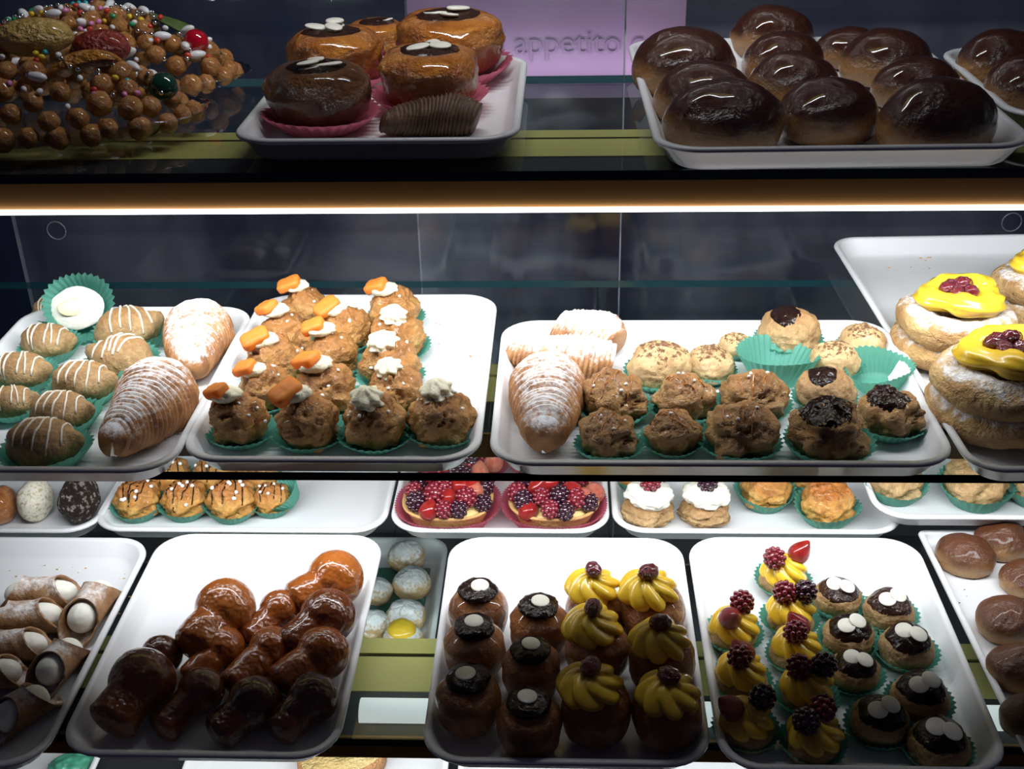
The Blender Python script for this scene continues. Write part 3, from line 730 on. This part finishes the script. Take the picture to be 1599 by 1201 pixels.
# ---- middle shelf, browned puffs and powdered lobster tails
fM3 = tM3['floor']
lobster('powdered lobster tail pastry pointing at the viewer, left tray side', (852, 590), (850, 690), 112, fM3, .02, rid=22, wtail=.52)
lobster('powdered lobster tail pastry lying crosswise in the middle', (955, 566), (800, 552), 84, fM3, .08, rid=22, wtail=.6)
lobster('powdered lobster tail pastry at the back with fanned ridges', (958, 543), (868, 524), 92, fM3, -.06, rid=18, wtail=.7)
def brown_puff(it, label, group):
    cx, cy, wd, kind = it; n = nxt()
    me = variant(SMOOTHX[n % 4], 'choux_cocoa' if kind == 's' else 'choux_pale') if kind in 'sd' else variant(CHOUX[n % 7], 'choux_brown')
    zs = 1.12; H = hgt(me)*zs; loc, D = spot(cx, cy+2, wd*1.04, fM3+.001, H)
    t = thing('browned_puff', label, 'puff', loc, n*.8, group, D)
    part('shell', me, t, (0, 0, .02)); rz = -n*.8
    if kind in 'cd':
        ox, oy = -.10*math.cos(rz), -.10*math.sin(rz)
        part('chocolate_glaze', cap_over(me, n, .34, .20 if kind == 'd' else .34, ox*3, oy*3, .03), t, (0, 0, .02))
    elif kind == 'b':
        part('glaze_ridge', drizzle(me, n % 5+20, 3, .012, 'glazed_brioche', 'ridge'), t, (0, 0, .02))
        rnd = random.Random(n)
        for q in range(3):
            x, y = rnd.uniform(-.25, .25), rnd.uniform(-.25, .25); part('sugar_grain', PEARL, t, (x, y, top_at(me, x, y, .3)+.01), (0, 0, q), .055)
    cup(t, 0, 1.0).scale = (.98, .98, .7)
DESC = {'b': 'browned ridged puff in green cup', 'c': 'browned puff with dark chocolate in green cup', 'd': 'pale puff with chocolate streak in green cup', 's': 'pale speckled puff in green cup'}
in_rows([[(951, 671, 98, 'b'), (1051, 666, 92, 'b'), (1158, 662, 118, 'b'), (1296, 663, 126, 'c')], [(961, 611, 108, 'b'), (1068, 612, 100, 'b'), (1177, 610, 108, 'b'), (1291, 602, 92, 'd'), (1392, 636, 102, 'c')],
         [(1030, 563, 98, 's'), (1110, 562, 76, 's'), (1305, 555, 78, 's')], [(1148, 534, 52, 's'), (1232, 510, 96, 'd'), (1348, 528, 74, 's')]],
        lambda it: DESC[it[3]], brown_puff, group='browned puffs in green cups')
for cx, cy, wd, lab in ((1212, 566, 118, 'empty green pleated paper cup behind the large browned puffs'), (1372, 582, 100, 'empty green pleated paper cup near the right tray corner')):
    loc, D = spot(cx, cy, wd, fM3+.001, .45); o = part('paper_cup', CUPH[1], None, loc, (math.radians(-6), 0, cx), D*.95); props(o, lab, 'paper cup')

# ---- middle shelf, zeppole
fM4 = tM4['floor']
def torus(seed, R=.33, r=.17, hz=.8, amp=.12):
    s = Vector((seed, seed*2, 0)); q = []
    for i in range(56):
        a = 2*math.pi*i/56; lp = []
        for j in range(20):
            b = 2*math.pi*j/20; d = Vector((math.cos(a), math.sin(a), .6*math.sin(b)))
            k = r*(1+amp*1.6*nz(d*1.8+s)+amp*.7*nz(d*5+s+Vector((math.cos(b), 0, 0)))+.02*math.cos(5*b+2*a))
            lp.append(((R+k*math.cos(b))*math.cos(a), (R+k*math.cos(b))*math.sin(a), k*math.sin(b)*hz))
        q.append(lp)
    q.append(q[0]); vs, fs = rings(q, True, False, False); return fit(vs), [tuple(reversed(f)) for f in fs]
ZEP = [mk('zeppola_ring_shape', *torus(i+1), 'zeppola_dough') for i in range(3)]
def cream_ring():
    pts, rad = [], []
    for i in range(61):
        a = 2*math.pi*i/60*1.0; k = .30+.03*math.sin(3*a); pts.append((k*math.cos(a), k*math.sin(a), .03*math.sin(2*a))); rad.append(.13+.02*math.sin(5*a))
    vs, fs = sweep(pts, rad, 20, lambda a, t: 1+.15*math.cos(7*a+16*t)); return fit(vs), fs
CRING = mk('custard_ring_shape', *cream_ring(), 'yellow_cream')
def zeppola(label, cx, cy, wd, tilt=(0, 0), lift=0):
    n = nxt(); me, m2 = ZEP[n % 3], ZEP[(n+1) % 3]; h1, h2 = hgt(me)*.95, hgt(m2)*.8
    loc, D = spot(cx, cy, wd, fM4+.001+lift, .75)
    t = thing('zeppola', label, 'zeppola', loc, n, None, D); t.rotation_euler = (tilt[0], tilt[1], 0)
    part('lower_ring', m2, t, (0, 0, 0), (0, 0, 1), (1, 1, .95)); part('upper_ring', me, t, (0, 0, h2*.86), (0, 0, 2), (.97, .97, .95))
    z = h2*.86+h1*.82; part('custard', CRING, t, (.02, 0, z), (0, 0, .4), (.74, .74, .56))
    for q in range(6):
        a = q*1.05; r = .075 if q else 0; part('cherry', CHERRY[q % 2], t, (r*math.cos(a)*1.5, r*math.sin(a), z+.13+(.05 if q == 0 else 0)), (0, 0, a), .14)
zeppola('powdered zeppola with yellow custard ring and cherries', 1494, 494, 192)
zeppola('shaded zeppola with dripping custard, nearest the viewer', 1566, 590, 226)
zeppola('zeppola with yellow custard cut off by the picture edge', 1632, 440, 160)

# ---- lower shelf, back row
fK1, fK2, fK3, fK4, fK5 = (q['floor'] for q in (tK1, tK2, tK3, tK4, tK5))
OVAL = [mk('oval_cake_shape', *lump_shape(i+40, .08, 2, .82, .62, .85, 28, 20)) for i in range(2)]
for me in OVAL: me.materials.append(MATS['shredded_white'])
for cx, cy, wd, mt, lab in ((2, 790, 60, 'round_sponge', 'plain brown oval cake cut off by the left edge'), (55, 782, 66, 'shredded_white', 'oval cake coated in white shavings'), (124, 781, 74, 'shredded_chocolate', 'chocolate oval cake coated in coconut flecks')):
    n = nxt(); loc, D = spot(cx, cy, wd, fK1, 1.0); o = part('coated_cake', variant(OVAL[n % 2], mt), None, loc, (0, 0, 1.3), D); props(o, lab, 'cake', 'coated cakes on the lower shelf')
def streaked(it, label, group):
    cx, cy, wd = it[:3]; n = nxt(); me = variant(CHOUX[n % 7], 'choux_bright'); H = hgt(me)
    loc, D = spot(cx, cy, wd, fK2+.001, H); t = thing('streaked_puff', label, 'puff', loc, 0, group, D)
    part('shell', me, t, (0, 0, .03)); part('chocolate_streak', drizzle(me, n % 5+50, 4, .016, 'chocolate', 'streak'), t, (0, 0, .03)); cup(t, 0, 1.0).scale = (1.04, 1.04, .95)
    rnd = random.Random(n)
    for q in range(7):
        x, y = rnd.uniform(-.35, .35), rnd.uniform(-.4, .2); part('sugar_grain', PEARL, t, (x, y, top_at(me, x, y, .3)+.03), (0, 0, q), .085)
in_rows([[(214, 778, 76), (288, 778, 74), (361, 778, 80), (424, 778, 62)], [(262, 742, 74), (335, 740, 74), (402, 740, 70)]], 'bright golden puff with chocolate streaks', streaked, group='chocolate-streaked puffs')
loc, D = spot(452, 780, 62, fK2, .5); o = part('paper_cup', CUPH[0], None, loc+Vector((0, 0, .008)), (0, math.radians(-38), .3), D); props(o, 'tilted empty green paper cup right of the streaked puffs', 'paper cup')
# fruit tarts
def sq_loop(k, z, n=64, e=2.6, pl=0, ph=0.0):
    q = []
    for j in range(n):
        a = 2*math.pi*j/n; c, s = math.cos(a), math.sin(a); r = (abs(c)**e+abs(s*1.15)**e)**(-1/e)*(1+(pl*math.cos(j*math.pi) if pl else 0))
        q.append((k*r*c, k*r*s, z))
    return q
CRUST = mk('tart_crust_shape', *rings([sq_loop(.02, 0), sq_loop(.33, 0), sq_loop(.36, .03), sq_loop(.43, .20), sq_loop(.46, .235), sq_loop(.44, .25), sq_loop(.40, .22), sq_loop(.37, .20), sq_loop(.02, .20)]), 'tart_crust')
CUST = mk('tart_custard_shape', *rings([sq_loop(.39, .20), sq_loop(.36, .235), sq_loop(.2, .255), sq_loop(.02, .26)], True, False), 'glossy_custard')
TCUP = mk('boat_paper_cup_shape', *rings([sq_loop(.02, 0, 160), sq_loop(.37, 0, 160, 3, .01), sq_loop(.46, .13, 160, 2.5, .014), sq_loop(.53, .21, 160, 2.5, .022)], True, True, False), 'pink_paper')
def tart(cx, cy, wd, label, seed):
    loc, D = spot(cx, cy, wd*.98, fK3+.001, .42); t = thing('fruit_tart', label, 'tart', loc, 0, 'strawberry tarts in pink cups', D)
    part('crust', CRUST, t, (0, 0, .012)); part('custard', CUST, t, (0, 0, .012)); part('paper_cup', TCUP, t)
    rnd = random.Random(seed); k = 0
    for j in range(6):
        for i in range(5):
            x, y = -.35+.16*i+(.07 if j % 2 else 0)+rnd.uniform(-.02, .02), -.355+.145*j+rnd.uniform(-.02, .02); k += 1
            if math.hypot(x, y) > .43 or rnd.random() < .08: continue
            z = .215+.15*(1-(x*x+y*y)*5)
            if rnd.random() < .45: part('strawberry', variant(STRAW[k % 2], 'strawberry_pink' if k % 5 == 0 else 'strawberry'), t, (x, y, z-.02), (math.radians(rnd.uniform(20, 60)), rnd.uniform(-.4, .4), rnd.uniform(0, 6)), rnd.uniform(.19, .24))
            else: part('blackberry', variant(BLACKB, 'raspberry' if k % 2 else 'blackberry'), t, (x, y, z-.03), (0, 0, rnd.uniform(0, 6)), rnd.uniform(.19, .23))
tart(700, 782, 158, 'berry tart in pink paper cup, left in front row', 3); tart(865, 782, 158, 'berry tart in pink paper cup, right in front row', 8)
tart(724, 716, 140, 'berry tart in the back, left, partly hidden by middle shelf', 13); tart(868, 716, 140, 'berry tart in the back, right, mostly hidden by middle shelf', 17)
# whipped cream puffs
def whipped(cx, cy, wd, label, top):
    n = nxt(); me = variant(CHOUX[n % 7], 'choux_pale'); loc, D = spot(cx, cy, wd, fK4+.001, .95); t = thing('whipped_cream_puff', label, 'cream puff', loc, 0, 'whipped cream puffs', D)
    part('shell', me, t, (0, 0, 0), (0, 0, n), (1, 1, .62)); wc = part('whipped_cream', WHIP[n % 2], t, (0, 0, .30), (0, 0, n), (.92, .9, .8)); sub(part('berry', variant(BLACKB, top), t, (0, -.12, .30+.8*hgt(WHIP[n % 2])-.12), (0, 0, 0), .42), wc)
WHIP = [mk('whipped_cream_shape', *lump_shape(i+60, .22, 3.4, 1, .95, .62, 40, 24), 'white_cream') for i in range(2)]
whipped(1014, 776, 86, 'whipped cream puff with red berry, beside the tarts', 'raspberry'); whipped(1102, 776, 84, 'whipped cream puff with dark berry, second from the tarts', 'blackberry')
def cupped(cx, cy, wd, zf, label, mt, glaze=None, group='puffs in green cups, lower shelf'):
    n = nxt(); me = variant(CHOUX[n % 7], mt); loc, D = spot(cx, cy, wd, zf+.001, hgt(me)); t = thing('cupped_puff', label, 'puff', loc, n, group, D)
    part('shell', me, t, (0, 0, .03))
    if glaze: part('glaze', cap_over(me, n, .36, .34, 0, 0, .02, mat=glaze), t, (0, 0, .03))
    cup(t, 0, 1.0).scale = (1.06, 1.06, 1.05)
cupped(1195, 760, 82, fK4, 'golden puff in green cup behind the whipped cream puffs', 'choux_bright')
cupped(1292, 782, 88, fK4, 'glossy caramel-glazed puff standing alone at the right', 'choux_bright', 'glazed_brioche')
cupped(1000, 738, 70, fK4, 'golden puff behind the whipped cream puff with red berry', 'choux_bright'); cupped(1258, 738, 70, fK4, 'golden puff behind the caramel-glazed puff', 'choux_bright')
cupped(1400, 748, 84, fK5, 'pale puff in green cup, leftmost on the raised tray', 'choux_pale'); cupped(1527, 750, 100, fK5, 'pale puff in green cup, second on the raised tray', 'choux_pale'); cupped(1622, 752, 90, fK5, 'pale puff in green cup cut by the right edge', 'choux_pale')

# ---- lower shelf, cannoli
fB1 = tB1['floor']
def cannolo(label, p, q, wpx, lift=0.0):
    D = wpx*mpp(at(*p, fB1)); R = D/2; a, b = at(*p, fB1+R), at(*q, fB1+R); n = nxt(); zz = Vector((n*2.1, 0, 0))
    mid = (a+b)/2; ax = (b-a).normalized(); L = (b-a).length; ang = math.atan2(ax.y, ax.x)
    def loop(u, k, sh):
        o = []
        for j in range(30):
            t = 2*math.pi*j/30; fl = 1+.13*(1-j/30) if True else 1
            r = R*k*(fl-.06)*(1+.05*nz(Vector((u*40, math.cos(t)*1.5, math.sin(t)*1.5))+zz)+.03*nz(Vector((u*160, math.cos(t)*5, math.sin(t)*5))+zz))
            o.append((u+-sh*math.cos(t-1.4)*R*.9, r*math.cos(t), r*math.sin(t)))
        return o
    Rr = []
    for i in range(19):
        s = i/18*2-1; Rr.append(loop(s*L/2*.86, 1+.10*abs(s)**3, s))
    for i in range(18, -1, -2):
        s = i/18*2-1; Rr.append(loop(s*L/2*.86, .88+.10*abs(s)**3, s))
    Rr.append(Rr[0]); vs, fs = rings(Rr, True, False, False)
    t = thing('cannolo', label, 'cannolo', (mid.x, mid.y, fB1+R*1.06+lift), ang, 'sugared cannoli on the lower shelf')
    part('shell', mk('cannolo_shell', vs, fs, 'cannoli_shell'), t)
    part('cream_filling', mk('cannolo_cream', *blob(lambda d: (math.copysign(abs(d.x)**.5, d.x)*L*.50, d.y*R*.86, d.z*R*.86), 24, 18), 'white_cream'), t)
for i, (lab, p, q, wd, lf) in enumerate((('sugared cannolo lying crosswise at the back of its tray', (8, 930), (122, 928), 50, 0), ('sugared cannolo at the back right, tilted toward the viewer', (166, 916), (118, 982), 54, 0),
        ('sugared cannolo crosswise, second behind the front ones', (-16, 972), (98, 962), 52, 0), ('sugared cannolo crosswise in the middle, cream showing', (-40, 1014), (74, 1008), 50, 0), ('sugared cannolo slanted beside the tray wall, middle', (120, 1006), (66, 1064), 54, 0),
        ('short sugared cannolo at the left edge of picture', (-60, 1056), (34, 1050), 50, 0), ('sugared cannolo slanted at the front, in shadow', (74, 1082), (-6, 1134), 56, 0))):
    cannolo(lab, p, q, wd, lf)

# ---- lower shelf, mushroom-shaped babas
fB2 = tB2['floor']
def baba(label, head, tail, wpx, dark, lift):
    R = wpx*mpp(at(*head, fB2+.03))/2; z = fB2+lift
    a, b = at(*tail, z+R*.62), at(*head, z+R); n = nxt(); zz = Vector((n*1.7, 0, 0))
    base = Vector((b.x, b.y, z)); A, B = a-base, b-base; ax = (B-A).normalized(); A = A-ax*R*.15
    pts, rad = [], []; L = (B-A).length
    for i in range(33):
        t = i/32; u = t*(L+R)
        v = u-L
        st = R*(.76+.04*math.sin(t*5+n)); hd = R*math.sqrt(max(0, 1-(v/R)**2))
        w_ = min(1, max(0, (v+R*1.05)/(R*.55))); w_ = w_*w_*(3-2*w_)
        k = st*(1-w_)+max(hd, .74*R if v < 0 else 0)*w_
        if u < R*.25: k = st*(.45+.55*math.sqrt(u/(R*.25)))
        pts.append(A+ax*u); rad.append(max(k, R*.02))
    vs, fs = sweep(pts, rad, 32, lambda an, t: 1+.04*nz(Vector((math.cos(an)*1.4, math.sin(an)*1.4, t*4))+zz)+.015*nz(Vector((math.cos(an)*4, math.sin(an)*4, t*14))+zz))
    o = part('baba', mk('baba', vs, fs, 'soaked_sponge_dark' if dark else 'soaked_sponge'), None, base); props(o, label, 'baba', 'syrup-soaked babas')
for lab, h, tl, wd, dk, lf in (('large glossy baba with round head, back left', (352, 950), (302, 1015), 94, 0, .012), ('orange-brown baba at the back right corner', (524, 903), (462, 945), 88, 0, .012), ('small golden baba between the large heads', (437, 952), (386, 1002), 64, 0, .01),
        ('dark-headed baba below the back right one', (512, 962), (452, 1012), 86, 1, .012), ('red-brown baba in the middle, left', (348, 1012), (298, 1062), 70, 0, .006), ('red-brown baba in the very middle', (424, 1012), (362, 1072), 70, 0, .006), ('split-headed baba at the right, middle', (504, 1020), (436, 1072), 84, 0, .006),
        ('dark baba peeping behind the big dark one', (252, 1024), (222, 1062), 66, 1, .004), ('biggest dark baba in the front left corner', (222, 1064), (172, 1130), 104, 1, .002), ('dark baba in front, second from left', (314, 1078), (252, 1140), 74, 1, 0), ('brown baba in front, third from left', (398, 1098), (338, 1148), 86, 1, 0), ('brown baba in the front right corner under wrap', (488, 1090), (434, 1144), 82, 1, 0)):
    baba(lab, h, tl, wd, dk, lf)
# clinging wrap over the front right corner
P1, P2 = at(452, 1010, fB2+.06), at(520, 1165, ZB+.024)
R_ = []
for i in range(9):
    t = i/8; q = []
    for j in range(9):
        s = j/8; p = at(440+s*85+t*20, 1010+t*150, fB2+.052*(1-t)+.022); q.append((p.x, p.y, p.z+.003*nz(Vector((s*4, t*4, 1)))))
    R_.append(q)
vs, fs = rings(R_, False, False, False); o = part('wrap_film', mk('wrap_film', vs, fs, 'wrap_film')); props(o, 'clear crinkled wrap over the front right babas', 'plastic wrap')

# ---- lower shelf, round babas
fB3 = tB3['floor']
def round_baba(it, label, group):
    cx, cy, wd, kind = it; n = nxt(); me = BARREL[n % 5]; H = hgt(me); loc, D = spot(cx, cy, wd, fB3+.0005, H*.86)
    t = thing('round_baba', label, 'baba', loc, n*.7, group, D); part('sponge', me, t); z = top_at(me, 0, 0); rz = -n*.7
    if kind == 'c':
        ic = ICING[n % 4]; io = part('chocolate_icing', ic, t, (0, 0, z-.10), (0, 0, n), (.68, .68, .85)); sub(part('white_chocolate_disc', DISC, t, (.04*math.sin(n), .03*math.cos(n), z-.10+.85*top_at(ic, 0, 0)+.012), (math.radians(6)*math.sin(n), 0, 0), (.30, .30, .3)), io)
    else:
        ro = ROSE[n % 2]; fo = Vector((.03*math.sin(rz), -.08, 0)); ox, oy = -.08*math.sin(-rz)*-1, -.08*math.cos(rz)
        co = part('cream_rosette', ro, t, (ox, oy, z-.10), (0, 0, n), (.94, .94, .80)); sub(part('cherry', CHERRY[n % 2], t, (ox, oy, z-.10+.8*hgt(ro)-.07), (0, 0, n), .34), co)
in_rows([[(733, 1104, 106, 'c'), (827, 1140, 104, 'c'), (930, 1118, 112, 'y'), (1040, 1124, 112, 'y')], [(742, 1022, 98, 'c'), (829, 1056, 96, 'c'), (932, 1024, 102, 'y'), (1033, 1042, 106, 'y')], [(748, 964, 94, 'c'), (841, 988, 94, 'c'), (928, 962, 94, 'y'), (1018, 966, 104, 'y')]],
        lambda it: 'round baba with chocolate icing and white disc' if it[3] == 'c' else 'round baba with yellow rosette and cherry', round_baba, group='round babas on the lower shelf')

# ---- lower shelf, mini tartlets
fB4 = tB4['floor']
TARTLET = [mk('tartlet_base_shape', *bun_shape(i+51, .5, .08), 'choux_pale') for i in range(2)]
def berry_bite(it, label, group):
    cx, cy, wd, b1, b2 = it; n = nxt(); me = TARTLET[n % 2]; loc, D = spot(cx, cy, wd*.94, fB4+.0005, 1.0); t = thing('berry_tartlet', label, 'tartlet', loc, 0, group, D)
    part('base', me, t, (0, 0, .02), (0, 0, n), (1, 1, 1)); ro = ROSE[n % 2]; z = .30; part('cream_rosette', ro, t, (0, 0, z), (0, 0, n), (.96, .96, 1.0)); zt = z+hgt(ro)
    for k, (b, dx, dy) in enumerate(((b1, -.16, -.10), (b2, .16, .06))):
        me2 = variant(BLACKB, 'blackberry') if b == 'k' else variant(BLACKB, 'raspberry') if b == 'r' else STRAW[k]
        part({'k': 'blackberry', 'r': 'raspberry', 's': 'strawberry'}[b], me2, t, (dx, dy, zt-.16), (math.radians(35) if b == 's' else 0, (k-.5)*.7, n+k), .48 if b != 's' else (.44, .44, .50))
    cup(t, 0, 1.02).scale = (1.05, 1.05, .9)
in_rows([[(1166, 1118, 98, 's', 'k'), (1272, 1140, 100, 'k', 'r')], [(1158, 1044, 90, 'r', 's'), (1262, 1066, 96, 'r', 'k')], [(1146, 972, 88, 's', 'r'), (1244, 1004, 88, 'r', 's')], [(1236, 948, 86, 'r', 'k')], [(1224, 888, 82, 'r', 's')]],
        'tartlet with yellow cream and berries', berry_bite, group='berry tartlets in green cups')
def choc_bite(it, label, group):
    cx, cy, wd, a0 = it; n = nxt(); me = SMOOTHX[n % 4]; loc, D = spot(cx, cy, wd*.96, fB4+.0005, hgt(me)); t = thing('chocolate_bite', label, 'puff', loc, 0, group, D)
    part('shell', me, t, (0, 0, .02)); part('chocolate_icing', cap_over(me, n, .52, .52, .04, -.10, .035, mat='chocolate_milk' if cy < 960 else 'chocolate'), t, (0, 0, .02)); z = top_at(me, 0, 0)
    for k in (0, 1):
        x, y = -.10+.22*k, -.13+.10*(k if a0 else 1-k)
        part('white_chocolate_disc', DISC, t, (x, y, top_at(me, x, y)+.035+.022*k), (math.radians(14), math.radians(-6+20*k), 0), (.33, .33, .25))
    cup(t, 0, 1.02).scale = (1.06, 1.06, .85)
in_rows([[(1374, 1124, 98, 1), (1466, 1160, 102, 0)], [(1335, 1046, 84, 0), (1437, 1086, 96, 1)], [(1325, 992, 86, 1), (1416, 1008, 90, 0)], [(1308, 932, 80, 0), (1388, 952, 84, 1)]], 'chocolate-iced bite with two white discs', choc_bite, group='chocolate bites in green cups')

# ---- lower right tray of small buns
fB5 = tB5['floor']
in_rows([[(1612, 1118, 104)], [(1592, 1038, 104)], [(1570, 966, 100)], [(1508, 864, 94), (1606, 902, 90)], [(1566, 842, 88)]], 'small dull brown bun on the lower right tray', lambda it, l, g: bun(it, l, g, fB5, SBUN), group='small buns on the lower right tray')

# ---- deck
fD = tD1['floor']
def dust(cx, cy, wd, label, cut=False):
    n = nxt(); me = variant(SMOOTHX[n % 4], 'sugared_choux'); loc, D = spot(cx, cy, wd, fD, hgt(me)); t = thing('sugared_puff', label, 'puff', loc, n, 'sugared puffs on the deck', D); part('shell', me, t, (0, 0, .01))
    if cut: part('custard', variant(DOME, 'yellow_cream'), t, (0, 0, .35), (0, 0, -n), (.7, .8, .7))
for cx, cy, wd, lab, c in ((635, 866, 60, 'sugared puff on the deck, farthest back', False), (643, 908, 62, 'sugared puff on the deck, second from back', False), (633, 960, 64, 'sugared puff on the deck, third from back', False), (628, 996, 66, 'custard-filled sugared puff on the deck beside the lamp cover', True), (588, 922, 52, 'sugared puff on the deck, back of the left column', False), (584, 974, 56, 'sugared puff on the deck, front of the left column', False)):
    dust(cx, cy, wd, lab, c)
fD2 = tD2['floor']
def bread():
    a, b = at(480, 1202, fD2+.01), at(585, 1160, fD2+.02); ax = (b-a); L = ax.length; ax = ax.normalized(); mid = (a+b)/2
    t = thing('bread_slice', 'thick slice of coarse yellow bread on the deck', 'bread', (mid.x, mid.y, fD2), math.atan2(ax.y, ax.x))
    def lp(k, z, n=40): return [(L*.62*k*math.copysign(abs(math.cos(q))**.8, math.cos(q))*(1+.04*nz(Vector((math.cos(q)*3, math.sin(q)*3, 0)))), .036*k*math.copysign(abs(math.sin(q))**.7, math.sin(q)), z) for q in [2*math.pi*j/n for j in range(n)]]
    part('crust', mk('bread_crust', *rings([lp(.9, 0), lp(1, .004), lp(1.0, .02), lp(.93, .022)]), 'bread_crust'), t)
    part('crumb', mk('bread_crumb', *rings([lp(.93, .0222), lp(.9, .0232), lp(.05, .0235)], True, False), 'bread_crumb'), t)
bread()
loc, D = spot(628, 1166, 25, fD2, .8); o = part('blueberry', variant(BEAD, 'blueberry'), None, loc, (0, 0, 0), (D, D, D*.85)); props(o, 'single dark blueberry on the deck tray', 'blueberry')
loc, D = spot(110, 1190, 70, tD3['floor'], .5)
o = part('green_wrap', variant(WHIP[0], 'green_film'), None, loc, (0, 0, .4), (D, D*.8, D*.6)); props(o, 'crumpled green wrap on the deck tray, lower left', 'wrapper')
o = part('paper_liner', mk('paper_liner', *box(-.078, .078, -.09, .09, 0, .0006), 'green_paper', smooth=False), None, (tD1.location.x, tD1.location.y, fD+.0001)); props(o, 'green paper liner under the sugared puffs on the deck', 'paper liner')
# crumbs and spilt sugar on the emptier tray floors
def crumbs(label, zf, spots, mat, seed):
    rnd = random.Random(seed); P = []
    for (x0, x1, y0, y1, n) in spots:
        for _ in range(n):
            p = at(rnd.uniform(x0, x1), rnd.uniform(y0, y1), zf); r = rnd.uniform(.0004, .0013)
            P.append(blob(lambda d: (p.x+d.x*r*1.5, p.y+d.y*r, zf+r*.5+d.z*r*.6), 5, 4))
    o = part('pastry_crumbs', mk('pastry_crumbs', *tris(*P), mat)); props(o, label, 'crumbs', kind='stuff')
crumbs('tiny brown crumbs scattered on the tray with lobster tails', fM1, [(270, 330, 610, 690, 26)], 'tart_crust', 1)
crumbs('tiny brown crumbs scattered on the cannoli tray floor', fB1, [(10, 195, 880, 905, 12), (175, 205, 905, 960, 10)], 'tart_crust', 2)
crumbs('tiny crumbs on the empty side of the cream puff tray', fM2, [(670, 740, 500, 570, 7)], 'tart_crust', 4)
crumbs('dark crumbs on the lower right bun tray floor', fB5, [(1460, 1540, 920, 1010, 9), (1448, 1456, 832, 840, 2)], 'chocolate', 5)
crumbs('spilt specks on the long zeppole tray floor', fM4, [(1380, 1470, 395, 425, 12)], 'tart_crust', 6)
for x in list(bpy.data.objects):
    if 'floor' in x.keys(): del x['floor']
